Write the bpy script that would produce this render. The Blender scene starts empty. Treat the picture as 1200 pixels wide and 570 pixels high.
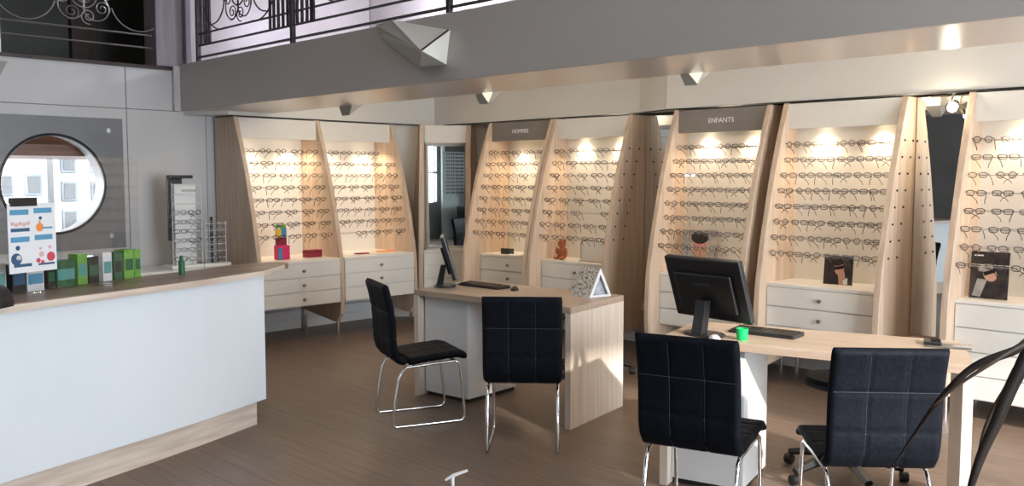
import bpy, bmesh, math, random
from mathutils import Vector, Matrix
random.seed(11)
PI = math.pi
scn = bpy.context.scene
col = scn.collection

# ------------------------------------------------------------------ materials
def mat(name, color, rough=.5, metal=0, **k):
    m = bpy.data.materials.new(name); m.use_nodes = True
    b = m.node_tree.nodes['Principled BSDF']
    b.inputs['Base Color'].default_value = (*color, 1)
    b.inputs['Roughness'].default_value = rough
    b.inputs['Metallic'].default_value = metal
    if 'emit' in k:
        b.inputs['Emission Color'].default_value = (*k['emit'], 1)
        b.inputs['Emission Strength'].default_value = k['es']
    if 'spec' in k: b.inputs['Specular IOR Level'].default_value = k['spec']
    if 'coat' in k:
        b.inputs['Coat Weight'].default_value = k['coat']
        b.inputs['Coat Roughness'].default_value = k.get('coatr', .1)
    return m

def noisy(name, c1, c2, scale=(1, 1, 1), nscale=5, rough=.5, detail=4, bump=0, lo=.35, hi=.65, metal=0, dist=0, **k):
    m = mat(name, c1, rough, metal, **k); nt = m.node_tree; b = nt.nodes['Principled BSDF']
    tc = nt.nodes.new('ShaderNodeTexCoord'); mp = nt.nodes.new('ShaderNodeMapping')
    mp.inputs['Scale'].default_value = scale
    nz = nt.nodes.new('ShaderNodeTexNoise'); nz.inputs['Scale'].default_value = nscale
    nz.inputs['Detail'].default_value = detail; nz.inputs['Distortion'].default_value = dist
    cr = nt.nodes.new('ShaderNodeValToRGB')
    cr.color_ramp.elements[0].position = lo; cr.color_ramp.elements[1].position = hi
    cr.color_ramp.elements[0].color = (*c1, 1); cr.color_ramp.elements[1].color = (*c2, 1)
    L = nt.links.new
    L(tc.outputs['Object'], mp.inputs['Vector']); L(mp.outputs[0], nz.inputs['Vector'])
    L(nz.outputs['Fac'], cr.inputs[0]); L(cr.outputs[0], b.inputs['Base Color'])
    if bump:
        bp = nt.nodes.new('ShaderNodeBump'); bp.inputs['Strength'].default_value = bump
        bp.inputs['Distance'].default_value = .01
        L(nz.outputs['Fac'], bp.inputs['Height']); L(bp.outputs[0], b.inputs['Normal'])
    return m

OAK_A, OAK_B = (.55, .41, .30), (.67, .525, .405)
M = {}
M['oak_v'] = noisy('oak_vertical_grain', OAK_A, OAK_B, (14, 14, .7), 2.2, .45, 6)
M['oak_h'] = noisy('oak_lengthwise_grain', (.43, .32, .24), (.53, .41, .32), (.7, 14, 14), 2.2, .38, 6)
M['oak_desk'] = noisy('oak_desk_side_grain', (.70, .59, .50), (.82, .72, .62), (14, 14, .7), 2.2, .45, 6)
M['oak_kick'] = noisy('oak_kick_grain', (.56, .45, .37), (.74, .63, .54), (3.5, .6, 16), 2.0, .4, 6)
M['oak_counter_shaded'] = noisy('oak_counter_shaded_grain', (.20, .135, .095), (.32, .225, .165), (3.5, .6, 16), 2.0, .35, 6)  # countertop oak, darkened in colour because little light reaches the top
M['white'] = noisy('white_lacquer', (.78, .76, .72), (.82, .80, .76), (1, 1, 1), 3, .35)
M['counter_white'] = noisy('counter_white_laminate', (.72, .76, .80), (.76, .79, .83), (1, 1, 1), 1.5, .45)
M['pedestal'] = noisy('pedestal_white_laminate', (.74, .75, .76), (.79, .80, .81), (1, 1, 1), 2, .4)
M['header_grey'] = noisy('taupe_header', (.17, .155, .14), (.20, .18, .165), (1, 1, 1), 4, .5)
M['header_white'] = noisy('cream_header', (.72, .69, .64), (.76, .73, .68), (1, 1, 1), 4, .5)
M['back'] = noisy('cream_back_board', (.80, .77, .72), (.84, .81, .76), (1, 1, 1), 3, .35)
M['wall'] = noisy('wall_paint', (.55, .54, .54), (.60, .59, .59), (1, 1, 1), 1.2, .6)
M['wall_dark'] = noisy('dark_wall_paint', (.10, .10, .10), (.13, .13, .13), (1, 1, 1), 1.2, .7)
M['beam'] = noisy('beam_paint', (.46, .43, .41), (.49, .46, .44), (1, 1, 1), .8, .5)
M['bulkhead'] = noisy('bulkhead_paint', (.62, .60, .57), (.66, .64, .61), (1, 1, 1), 1.2, .55)
M['soffit'] = noisy('glossy_soffit_paint', (.60, .56, .53), (.64, .60, .57), (1, 1, 1), 1.0, .30, coat=.25, coatr=.18)
M['ceiling'] = mat('ceiling_paint', (.7, .69, .67), .6)
M['leather'] = noisy('navy_black_leather', (.0045, .0055, .009), (.007, .009, .014), (1, 1, 1), 60, .58, 3, bump=.12, spec=.085)
M['stitch'] = mat('grey_thread', (.035, .042, .06), .7)
M['chrome'] = mat('chrome', (.80, .80, .80), .12, 1)
M['steel'] = mat('brushed_steel', (.35, .35, .34), .35, 1)
M['black'] = noisy('black_plastic', (.012, .012, .014), (.018, .018, .02), (1, 1, 1), 8, .35)
M['screen'] = mat('dark_screen_glass', (.01, .012, .015), .08)
M['iron'] = noisy('wrought_iron', (.05, .045, .048), (.09, .08, .085), (1, 1, 1), 20, .42, metal=.6)
M['pillar'] = noisy('mauve_pillar_paint', (.20, .18, .20), (.27, .25, .27), (8, 8, .5), 2, .35)
M['maroon'] = noisy('dark_maroon_wood', (.028, .014, .012), (.05, .028, .022), (8, 8, .5), 2, .5)
M['darkgreen'] = noisy('dark_olive_panel', (.035, .036, .03), (.05, .05, .043), (1, 1, 1), 2, .5)
M['upper'] = noisy('upper_wall_paint', (.46, .43, .42), (.52, .48, .47), (1, 1, 1), 2, .35)
M['grey_panel'] = noisy('grey_porthole_panel', (.16, .16, .17), (.19, .19, .20), (1, 1, 1), 3, .4)
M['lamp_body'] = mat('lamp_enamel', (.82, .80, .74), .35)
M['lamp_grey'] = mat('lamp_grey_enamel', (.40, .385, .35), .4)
M['warm'] = mat('warm_bulb', (1, .9, .7), .4, emit=(1, .82, .55), es=14)
M['glow'] = mat('lamp_diffuser', (1, .95, .85), .4, emit=(1, .88, .62), es=.7)
M['mirror'] = mat('mirror_glass', (.78, .80, .79), .01, 1)
M['paper'] = mat('white_paper', (.80, .80, .82), .6)
M['navy'] = mat('navy_print', (.04, .10, .20), .6)
M['blueprint'] = mat('blue_print', (.10, .32, .50), .6)
M['pale_blue'] = noisy('pale_blue_print', (.30, .36, .44), (.55, .56, .58), (1, 1, 1), 30, .6)
M['orange'] = mat('orange_print', (.85, .28, .07), .6)
M['redprint'] = mat('red_print', (.65, .07, .10), .6)
M['pinkprint'] = mat('pink_print', (.75, .45, .45), .6)
M['magenta'] = mat('magenta_card', (.70, .02, .15), .5)
M['cyan'] = mat('blue_card', (.05, .25, .45), .5)
M['yellow'] = mat('yellow_card', (.75, .50, .05), .5)
M['crimson'] = mat('crimson_box', (.28, .015, .04), .5)
M['green'] = mat('bright_green_plastic', (.0, .52, .12), .4)
M['leafgreen'] = mat('leaf_green_card', (.17, .42, .06), .5)
M['darkgreencard'] = mat('dark_green_card', (.02, .12, .05), .5)
M['teal'] = mat('teal_card', (.10, .35, .33), .5)
M['skin'] = mat('printed_skin', (.60, .33, .24), .6)
M['hair'] = mat('printed_dark_hair', (.03, .02, .018), .6)
M['photo_dark'] = noisy('printed_dark_background', (.02, .02, .022), (.07, .05, .045), (1, 1, 1), 18, .3)
M['photo_light'] = noisy('printed_pale_background', (.30, .27, .25), (.5, .46, .42), (1, 1, 1), 10, .3)
M['leaf'] = noisy('dry_dark_leaf', (.014, .010, .008), (.028, .020, .015), (1, 1, 1), 12, .6, spec=.2)
M['leaf2'] = noisy('brownish_leaf', (.05, .032, .024), (.075, .048, .036), (1, 1, 1), 12, .6, spec=.2)
M['soil'] = noisy('soil', (.02, .014, .01), (.04, .03, .02), (1, 1, 1), 60, .9)
M['pot'] = mat('charcoal_pot', (.05, .05, .055), .5)
M['bear'] = noisy('rusty_plush', (.35, .09, .03), (.50, .17, .07), (1, 1, 1), 60, .8, bump=.4)
M['speckle'] = noisy('speckled_cardboard', (.75, .73, .68), (.20, .17, .13), (1, 1, 1), 70, .6, 1, lo=.5, hi=.62)
M['tint'] = noisy('dark_tinted', (.02, .02, .02), (.04, .04, .04), (1, 1, 1), 4, .2)
M['rack_board'] = noisy('rack_board', (.30, .36, .36), (.36, .42, .42), (1, 1, 1), 3, .5)
M['fr_clear'] = mat('frame_clear_grey', (.36, .36, .37), .3)
M['facade'] = noisy('outdoor_render', (.17, .175, .18), (.24, .245, .25), (1, 1, 1), 2, .8)
M['facade_b'] = noisy('outdoor_grey_render', (.07, .085, .10), (.11, .125, .14), (1, 1, 1), 2, .8)
M['pave'] = noisy('outdoor_paving', (.10, .10, .10), (.13, .13, .13), (1, 1, 1), 6, .8)
M['brown_wood'] = noisy('russet_wood', (.10, .035, .014), (.20, .07, .03), (8, .6, 8), 2, .4)
for nm, c in dict(fr_black=(.012, .011, .012), fr_brown=(.07, .03, .018), fr_grey=(.09, .09, .10), fr_tort=(.12, .055, .025)).items():
    M[nm] = mat(nm.replace('fr_', 'frame_'), c, .3)

def glass_mat(name, alpha_t=.93, gl=.02, tint=(1, 1, 1)):
    m = bpy.data.materials.new(name); m.use_nodes = True; nt = m.node_tree
    for n in list(nt.nodes):
        if n.type != 'OUTPUT_MATERIAL': nt.nodes.remove(n)
    out = [n for n in nt.nodes if n.type == 'OUTPUT_MATERIAL'][0]
    t = nt.nodes.new('ShaderNodeBsdfTransparent'); t.inputs[0].default_value = (*[alpha_t * x for x in tint], 1)
    g = nt.nodes.new('ShaderNodeBsdfGlossy'); g.inputs['Roughness'].default_value = gl
    lw = nt.nodes.new('ShaderNodeLayerWeight'); lw.inputs[0].default_value = .5
    L = nt.links.new
    pw = nt.nodes.new('ShaderNodeMath'); pw.operation = 'POWER'; pw.inputs[1].default_value = 4
    fr = nt.nodes.new('ShaderNodeMath'); fr.operation = 'MULTIPLY_ADD'; fr.inputs[1].default_value = .9; fr.inputs[2].default_value = .05
    L(lw.outputs['Facing'], pw.inputs[0]); L(pw.outputs[0], fr.inputs[0])
    mx = nt.nodes.new('ShaderNodeMixShader')
    L(fr.outputs[0], mx.inputs[0]); L(t.outputs[0], mx.inputs[1]); L(g.outputs[0], mx.inputs[2]); L(mx.outputs[0], out.inputs[0])
    return m
M['plexi'] = glass_mat('clear_acrylic', .96)
M['lens'] = glass_mat('spectacle_lens', .92)
M['acrylic'] = glass_mat('display_acrylic', .82)

def floor_mat():
    m = mat('brown_plank_floor', (.15, .1, .07), .42); nt = m.node_tree; b = nt.nodes['Principled BSDF']; L = nt.links.new
    tc = nt.nodes.new('ShaderNodeTexCoord')
    mp = nt.nodes.new('ShaderNodeMapping'); mp.inputs['Rotation'].default_value = (0, 0, 0)
    br = nt.nodes.new('ShaderNodeTexBrick'); br.inputs['Scale'].default_value = 1
    br.inputs['Brick Width'].default_value = 1.3; br.inputs['Row Height'].default_value = .16
    br.inputs['Mortar Size'].default_value = .0025; br.inputs['Mortar Smooth'].default_value = .3
    br.inputs['Color1'].default_value = (.190, .133, .100, 1); br.inputs['Color2'].default_value = (.215, .152, .115, 1)
    br.inputs['Mortar'].default_value = (.10, .065, .048, 1); br.inputs['Bias'].default_value = 0
    mp2 = nt.nodes.new('ShaderNodeMapping'); mp2.inputs['Scale'].default_value = (1.2, 22, 1)
    nz = nt.nodes.new('ShaderNodeTexNoise'); nz.inputs['Scale'].default_value = 1.6; nz.inputs['Detail'].default_value = 7
    mx = nt.nodes.new('ShaderNodeMix'); mx.data_type = 'RGBA'; mx.blend_type = 'MULTIPLY'; mx.inputs[0].default_value = .55
    cr = nt.nodes.new('ShaderNodeValToRGB'); cr.color_ramp.elements[0].position = .3; cr.color_ramp.elements[1].position = .7
    cr.color_ramp.elements[0].color = (.55, .52, .5, 1); cr.color_ramp.elements[1].color = (1.15, 1.12, 1.1, 1)
    L(tc.outputs['Object'], mp.inputs[0]); L(mp.outputs[0], br.inputs['Vector'])
    L(tc.outputs['Object'], mp2.inputs[0]); L(mp2.outputs[0], nz.inputs['Vector']); L(nz.outputs['Fac'], cr.inputs[0])
    L(br.outputs['Color'], mx.inputs[6]); L(cr.outputs[0], mx.inputs[7]); L(mx.outputs[2], b.inputs['Base Color'])
    bp = nt.nodes.new('ShaderNodeBump'); bp.inputs['Strength'].default_value = .12; bp.inputs['Distance'].default_value = .01
    L(nz.outputs['Fac'], bp.inputs['Height']); L(bp.outputs[0], b.inputs['Normal'])
    return m
M['floor'] = floor_mat()

# ------------------------------------------------------------------ mesh helpers
class MB:
    def __init__(s): s.bm = bmesh.new()
    def box(s, x0, x1, y0, y1, z0, z1, bev=0, rz=0, piv=None):
        r = bmesh.ops.create_cube(s.bm, size=1)
        vs = r['verts']
        for v in vs:
            v.co = Vector(((x0 + x1) / 2 + v.co.x * (x1 - x0), (y0 + y1) / 2 + v.co.y * (y1 - y0), (z0 + z1) / 2 + v.co.z * (z1 - z0)))
        if rz:
            p = piv or ((x0 + x1) / 2, (y0 + y1) / 2, 0)
            bmesh.ops.rotate(s.bm, verts=vs, cent=p, matrix=Matrix.Rotation(rz, 3, 'Z'))
        if bev:
            es = list({e for v in vs for e in v.link_edges})
            bmesh.ops.bevel(s.bm, geom=es, offset=bev, segments=2, profile=.6, affect='EDGES')
        return s
    def prism(s, pts, z0, z1, bev=0):
        a = [s.bm.verts.new((x, y, z0)) for x, y in pts]; b = [s.bm.verts.new((x, y, z1)) for x, y in pts]
        n = len(pts)
        fs = [s.bm.faces.new(a[::-1]), s.bm.faces.new(b)]
        for i in range(n): fs.append(s.bm.faces.new((a[i], a[(i + 1) % n], b[(i + 1) % n], b[i])))
        bmesh.ops.recalc_face_normals(s.bm, faces=fs)
        if bev:
            es = list({e for f in fs[:2] for e in f.edges})
            bmesh.ops.bevel(s.bm, geom=es, offset=bev, segments=2, profile=.5, affect='EDGES')
        return s
    def sideprism(s, pts, x0, x1, bev=0):       # polygon in (y,z) extruded along x
        a = [s.bm.verts.new((x0, y, z)) for y, z in pts]; b = [s.bm.verts.new((x1, y, z)) for y, z in pts]
        n = len(pts); fs = [s.bm.faces.new(a[::-1]), s.bm.faces.new(b)]
        for i in range(n): fs.append(s.bm.faces.new((a[i], a[(i + 1) % n], b[(i + 1) % n], b[i])))
        bmesh.ops.recalc_face_normals(s.bm, faces=fs)
        if bev:
            es = list({e for f in fs[:2] for e in f.edges})
            bmesh.ops.bevel(s.bm, geom=es, offset=bev, segments=1, affect='EDGES')
        return s
    def poly(s, verts, faces):
        v = [s.bm.verts.new(p) for p in verts]
        fs = [s.bm.faces.new([v[i] for i in f]) for f in faces]
        bmesh.ops.recalc_face_normals(s.bm, faces=fs)
        return s
    def cyl(s, c, r, h, seg=20, r2=None, axis='Z', bev=0):
        res = bmesh.ops.create_cone(s.bm, cap_ends=True, segments=seg, radius1=r, radius2=r if r2 is None else r2, depth=h)
        mtx = {'Z': Matrix(), 'X': Matrix.Rotation(PI / 2, 4, 'Y'), 'Y': Matrix.Rotation(-PI / 2, 4, 'X')}[axis]
        bmesh.ops.transform(s.bm, matrix=Matrix.Translation(c) @ mtx, verts=res['verts'])
        if bev:
            es = [e for e in {e for v in res['verts'] for e in v.link_edges} if len(e.link_faces) == 2 and any(len(f.verts) > 4 for f in e.link_faces)]
            bmesh.ops.bevel(s.bm, geom=es, offset=bev, segments=2, affect='EDGES')
        return s
    def sph(s, c, r, seg=16, sc=(1, 1, 1)):
        res = bmesh.ops.create_uvsphere(s.bm, u_segments=seg, v_segments=max(6, seg // 2), radius=r)
        bmesh.ops.transform(s.bm, matrix=Matrix.Translation(c) @ Matrix.Diagonal((*sc, 1)), verts=res['verts'])
        return s
    def tube(s, pts, r, seg=6, closed=False, taper=None, flat=1.0):
        P = [Vector(p) for p in pts]; n = len(P); rings = []
        up = Vector((0, 0, 1)); prev = None
        for i in range(n):
            if closed: t = (P[(i + 1) % n] - P[i - 1])
            else: t = P[min(i + 1, n - 1)] - P[max(i - 1, 0)]
            t.normalize()
            if prev is None:
                a = t.cross(up) if abs(t.z) < .9 else t.cross(Vector((1, 0, 0)))
            else: a = prev - t * prev.dot(t)
            a.normalize(); prev = a; b = t.cross(a)
            rr = r * (taper[i] if taper else 1)
            rings.append([s.bm.verts.new(P[i] + a * rr * math.cos(2 * PI * k / seg) + b * rr * flat * math.sin(2 * PI * k / seg)) for k in range(seg)])
        fs = []
        for i in range(n if closed else n - 1):
            A, B = rings[i], rings[(i + 1) % n]
            for k in range(seg): fs.append(s.bm.faces.new((A[k], A[(k + 1) % seg], B[(k + 1) % seg], B[k])))
        if not closed: fs += [s.bm.faces.new(rings[0][::-1]), s.bm.faces.new(rings[-1])]
        bmesh.ops.recalc_face_normals(s.bm, faces=fs)
        return s
    def lathe(s, prof, c=(0, 0, 0), seg=24):
        rings = []
        for r, z in prof:
            rings.append([s.bm.verts.new((c[0] + r * math.cos(2 * PI * k / seg), c[1] + r * math.sin(2 * PI * k / seg), c[2] + z)) for k in range(seg)])
        fs = []
        for A, B in zip(rings, rings[1:]):
            for k in range(seg): fs.append(s.bm.faces.new((A[k], A[(k + 1) % seg], B[(k + 1) % seg], B[k])))
        fs += [s.bm.faces.new(rings[0][::-1]), s.bm.faces.new(rings[-1])]
        bmesh.ops.recalc_face_normals(s.bm, faces=fs)
        return s
    def build(s, name, m, parent=None, smooth=False, loc=None, rz=None):
        me = bpy.data.meshes.new(name); s.bm.to_mesh(me); s.bm.free()
        me.materials.append(m)
        if smooth:
            for p in me.polygons: p.use_smooth = True
            try: me.set_sharp_from_angle(angle=math.radians(40))
            except Exception: pass
        o = bpy.data.objects.new(name, me); col.objects.link(o)
        if parent: o.parent = parent
        if loc: o.location = loc
        if rz is not None: o.rotation_euler = (0, 0, rz)
        return o

def tag(o, label=None, cat=None, group=None, kind=None):
    if label: o['label'] = label
    if cat: o['category'] = cat
    if group: o['group'] = group
    if kind: o['kind'] = kind
    return o
def empty(name, loc=(0, 0, 0), rz=0):
    o = bpy.data.objects.new(name, None); col.objects.link(o); o.empty_display_size = .1
    o.location = loc; o.rotation_euler = (0, 0, rz); return o
def struct(o): o['kind'] = 'structure'; return o
def copy_tree(o, parent=None):
    c = o.copy(); col.objects.link(c)
    if parent: c.parent = parent
    for ch in [x for x in bpy.data.objects if x.parent == o]: copy_tree(ch, c)
    return c
def text_obj(s, size, m, parent, loc, rot, name='lettering', ext=.002, label=None):
    cu = bpy.data.curves.new(name, 'FONT'); cu.body = s; cu.size = size; cu.align_x = 'CENTER'; cu.align_y = 'CENTER'; cu.extrude = ext
    t = bpy.data.objects.new(name, cu); col.objects.link(t)
    dg = bpy.context.evaluated_depsgraph_get(); dg.update()
    me = bpy.data.meshes.new_from_object(t.evaluated_get(dg)); me.materials.clear(); me.materials.append(m)
    bpy.data.objects.remove(t)
    o = bpy.data.objects.new(name, me); col.objects.link(o); o.parent = parent; o.location = loc; o.rotation_euler = rot
    return o

# ------------------------------------------------------------------ camera
F_PX, CX, CY, HY, CH = 1050., 600., 285., 207., 1.617
pitch = math.atan((CY - HY) / F_PX); yaw = math.radians(134.7)
cd = bpy.data.cameras.new('camera'); cam = bpy.data.objects.new('camera', cd); col.objects.link(cam)
cd.sensor_width = 36; cd.lens = F_PX / 1200 * 36; cd.clip_start = .05
cam.location = (0, 0, CH); cam.rotation_euler = (PI / 2 - pitch, 0, yaw - PI / 2)
scn.camera = cam

# ------------------------------------------------------------------ room shell
XL, YB, XR, YF, ZT = -8.35, 7.1, 3.2, -3.4, 4.6      # left wall, back wall, right wall, front wall, top
ZW = 2.62
struct(MB().box(XL - .2, XR + .2, YF - .2, YB + .2, -.1, 0).build('floor', M['floor']))

def plate_with_hole(y0, y1, z0, z1, cy, cz, r, x0, x1, name, m, parent=None, n=48):
    """vertical plate (plane x) with a round hole, real thickness"""
    bm = bmesh.new(); inner = []; outer = []
    for k in range(n):
        a = 2 * PI * (k + .5) / n; dy, dz = math.cos(a), math.sin(a)
        ty = ((y1 - cy) if dy > 0 else (y0 - cy)) / dy if abs(dy) > 1e-9 else 1e9
        tz = ((z1 - cz) if dz > 0 else (z0 - cz)) / dz if abs(dz) > 1e-9 else 1e9
        t = min(ty, tz); inner.append((cy + r * dy, cz + r * dz)); outer.append((cy + t * dy, cz + t * dz))
    # push the nearest outer point onto each corner
    for c in ((y0, z0), (y0, z1), (y1, z0), (y1, z1)):
        i = min(range(n), key=lambda k: (outer[k][0] - c[0]) ** 2 + (outer[k][1] - c[1]) ** 2); outer[i] = c
    V = {}
    for j, x in enumerate((x0, x1)):
        V['i', j] = [bm.verts.new((x, *p)) for p in inner]; V['o', j] = [bm.verts.new((x, *p)) for p in outer]
    for k in range(n):
        q = (k + 1) % n
        for j in (0, 1): bm.faces.new((V['i', j][k], V['i', j][q], V['o', j][q], V['o', j][k]))
        for w in 'io': bm.faces.new((V[w, 0][k], V[w, 0][q], V[w, 1][q], V[w, 1][k]))
    bmesh.ops.recalc_face_normals(bm, faces=bm.faces)
    me = bpy.data.meshes.new(name); bm.to_mesh(me); bm.free(); me.materials.append(m)
    o = bpy.data.objects.new(name, me); col.objects.link(o)
    if parent: o.parent = parent
    return o
PC = (2.75, 1.55)
wl = plate_with_hole(YF, YB + .2, 0, ZW, PC[0], PC[1], .43, XL - .2, XL, 'wall_left', M['wall'], n=96); struct(wl)
# panel joints of the left wall
j = MB(); j.box(XL, XL + .003, 3.40, 3.408, 0, ZW); j.box(XL, XL + .003, YF, 3.92, 2.235, 2.243); j.box(XL, XL + .003, 4.17, 4.175, 0, 2.24)
struct(j.build('trim_1', M['grey_panel']))
struct(MB().box(XL - .2, XL + .02, YF, 3.92, ZW, ZW + .03).build('trim_2', M['maroon']))
# porthole panel
pp = empty('porthole_panel', (0, 0, 0))
tag(pp, 'square grey wall panel framing the round porthole behind the counter', 'wall panel')
plate_with_hole(2.17, 3.35, .965, 2.14, PC[0], PC[1], .42, XL, XL + .035, 'panel', M['grey_panel'], pp)
for (y, z) in ((3.22, 2.03), (3.22, 1.08), (2.28, 2.03), (2.28, 1.08)):
    MB().cyl((XL + .04, y, z), .022, .02, 14, axis='X', bev=.004).build('bolt', M['steel'], pp)
rim = MB(); rim.tube([(XL + .036, PC[0] + .43 * math.cos(a), PC[1] + .43 * math.sin(a)) for a in [2 * PI * k / 64 for k in range(64)]], .012, 8, True)
rim.build('rim', M['black'], pp, True)
# back wall
struct(MB().box(XL - .2, XR + .2, YB, YB + .2, 0, ZW).build('wall_back', M['wall']))
# bulkhead above the display bays (follows both walls)
struct(MB().prism([(-8.35, 3.95), (-7.97, 3.95 + .26), (-7.97, 6.78), (-5.0, 6.72), (-4.6, 6.575), (XR, 6.575), (XR, YB), (-8.35, YB)], 2.205, 2.53).build('trim_3', M['bulkhead']))
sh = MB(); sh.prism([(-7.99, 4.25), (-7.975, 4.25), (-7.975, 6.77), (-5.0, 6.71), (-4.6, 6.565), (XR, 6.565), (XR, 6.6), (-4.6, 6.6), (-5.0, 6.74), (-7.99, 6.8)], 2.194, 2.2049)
struct(sh.build('trim_shadow_gap', M['tint']))  # dark strip coloured in for the shadow gap above the bays
struct(MB().prism([(-8.349, 6.20), (-7.46, 7.099), (-8.349, 7.099)], 0, 2.204).build('wall_corner', M['header_white']))
# ceiling under the mezzanine, and the gallery floor on it
struct(MB().box(XL, XR, 3.935, YB, 2.531, 2.67).build('ceiling', M['ceiling']))
bm_ = MB(); bm_.box(XL, XR, 3.9, 3.93, 2.24, 2.675)
bo = bm_.build('trim_5', M['beam']); struct(bo)
struct(MB().box(XL, XR, 3.93, 4.68, 2.242, 2.53).build('trim_6', M['soffit']))
struct(MB().box(XL + .001, XL + .05, 3.84, 3.9, 2.24, 2.66).build('trim_7', M['wall']))
# upper (gallery) walls
struct(MB().box(XL - 1.8, XR + .2, 6.2, 6.4, 2.67, ZT).build('wall_gallery_back', M['upper']))
jt = MB()
for x in (-7.3, -5.55, -3.8, -2.05): jt.box(x, x + .02, 6.185, 6.2, 2.67, ZT)
jt.box(-8.3, XR, 6.18, 6.2, 2.68, 2.80)
struct(jt.build('trim_8', M['header_white']))
struct(MB().box(XL - 1.8, XL - .201, YF, 6.4, ZW - .12, ZW - .001).build('floor_gallery', M['maroon']))
struct(MB().box(XL - .20, XL - .05, 3.95, 6.19, 2.672, ZT).build('wall_gallery_side', M['upper']))
g = MB(); g.box(XL - 1.5, XL - 1.42, YF, 6.4, ZW, ZT); struct(g.build('wall_gallery_left', M['darkgreen']))
g = MB()
for y in (1.2, 3.42, 5.4): g.box(XL - 1.42, XL - 1.33, y, y + .26, ZW, ZT)
g.box(XL - 1.42, XL - 1.36, YF, 6.4, ZW, ZW + .16)
struct(g.build('trim_9', M['maroon']))
struct(MB().box(XL - 1.8, XR + .2, YF - .2, 6.4, ZT, ZT + .15).build('ceiling_upper', M['ceiling']))
struct(MB().box(XL - 1.8, XL, YF - .2, YF, ZW, ZT).build('wall_gallery_end', M['darkgreen']))
# front wall (behind the camera): dark on the left, shop window on the right
w = MB(); w.box(XL - .2, .1, YF - .2, YF, 0, ZT); w.box(.66, XR + .2, YF - .2, YF, 0, ZT); w.box(.1, .66, YF - .2, YF, 2.5, ZT); w.box(.1, .66, YF - .2, YF, 0, .9)
struct(w.build('wall_front', M['wall_dark']))
# right wall with large shop windows
w = MB(); w.box(XR, XR + .2, YF, -2.9, 0, ZT); w.box(XR, XR + .2, 5.6, YB + .2, 0, ZT); w.box(XR, XR + .2, -2.9, 5.6, 0, .15); w.box(XR, XR + .2, -2.9, 1.9, .15, ZT); w.box(XR, XR + .2, 1.9, 5.6, 3.4, ZT)
struct(w.build('wall_right', M['wall']))
def window_frame(name, pts, axis):
    m = MB()
    for p in pts: m.box(*p)
    struct(m.build(name, M['header_grey']))
window_frame('window_1', [(XR, XR + .06, y, y + .06, .15, 3.4) for y in (1.9, 3.7, 5.54)] + [(XR, XR + .06, 1.9, 5.6, .15, .21), (XR, XR + .06, 1.9, 5.6, 3.34, 3.4)], 0)
window_frame('window_2', [(x, x + .04, YF - .06, YF, .9, 2.5) for x in (.1, .62)] + [(.1, .66, YF - .06, YF, .9, .96), (.1, .66, YF - .06, YF, 1.7, 1.74), (.1, .66, YF - .06, YF, 2.44, 2.5)], 0)
# baseboards with grooves along the left and back walls
b = MB(); b.box(XL + .001, XL + .06, 4.2, 6.7, 0, .10); b.box(XL + .001, XL + .07, 4.2, 6.7, .105, .20); b.box(XL + .001, XL + .06, 4.2, 6.7, .205, .30)
struct(b.build('baseboard_left', M['pedestal']))
b = MB(); b.box(-7.4, XR, YB - .06, YB - .001, 0, .10)
struct(b.build('baseboard_back', M['pedestal']))

# ------------------------------------------------------------------ outdoors seen through the porthole
struct(MB().box(-30, XL - .2, -14, 20, -.12, -.02).build('pavement', M['pave']))
aw = MB(); aw.box(XL - 1.9, XL - .2, 1.2, 4.4, 1.80, 1.9); aw.box(XL - 1.9, XL - 1.8, 1.2, 4.4, 1.80, 2.4)
tag(aw.build('awning', M['brown_wood']), 'dark brown wooden canopy seen in the top of the round porthole', 'awning')
def facade(name, x, y0, y1, h, m, label, cols, rows):
    r = empty(name, (x, (y0 + y1) / 2, 0)); tag(r, label, 'building')
    w_ = (y1 - y0) / 2
    MB().box(-2, 0, -w_, w_, -.02, h).build('wall', m, r)
    for i in range(cols):
        for k in range(rows):
            yy = -w_ + (i + .5) * 2 * w_ / cols; zz = .5 + k * (h - .6) / rows
            q = MB().box(0.001, .04, yy - .16, yy + .16, zz, zz + .42, .01).build('window', M['facade_b'], r)
            MB().box(.035, .05, yy - .11, yy + .11, zz + .05, zz + .37).build('pane', M['screen'], q)
facade('building', -19, 3.6, 6.15, 3.6, M['facade'], 'pale building across the street, left half of the porthole view', 5, 4)
facade('building', -20, 6.6, 9.0, 2.4, M['facade'], 'low pale building across the street, right half of the porthole view', 4, 3)

# ------------------------------------------------------------------ balustrades
def scroll(m, P, c, r, turns, r_t, s=1, a0=0):
    pts = []
    n = int(18 * turns)
    for k in range(n + 1):
        a = a0 + s * 2 * PI * turns * k / n; rr = r * (1 - .8 * k / n)
        pts.append(P(c[0] + rr * math.cos(a), c[1] + rr * math.sin(a)))
    m.tube(pts, r_t, 5)
def circle(m, P, c, r, r_t, n=20):
    m.tube([P(c[0] + r * math.cos(2 * PI * k / n), c[1] + r * math.sin(2 * PI * k / n)) for k in range(n)], r_t, 5, True)
def arc(m, P, c, r, a0, a1, r_t, n=14):
    m.tube([P(c[0] + r * math.cos(a0 + (a1 - a0) * k / n), c[1] + r * math.sin(a0 + (a1 - a0) * k / n)) for k in range(n + 1)], r_t, 5)
def rosette(m, P, cx, cz, R):
    circle(m, P, (cx, cz), R * .42, .007)
    circle(m, P, (cx, cz), R * .25, .006)
    for k in range(8):
        a = 2 * PI * k / 8 + .2
        c = (cx + R * .70 * math.cos(a), cz + R * .70 * math.sin(a))
        scroll(m, P, c, R * .26, 1.6, .0055, 1 if k % 2 else -1, a)
    for k in range(4):
        a = 2 * PI * k / 4 + PI / 4
        circle(m, P, (cx + R * .55 * math.cos(a), cz + R * .55 * math.sin(a)), R * .42, .006)
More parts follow.
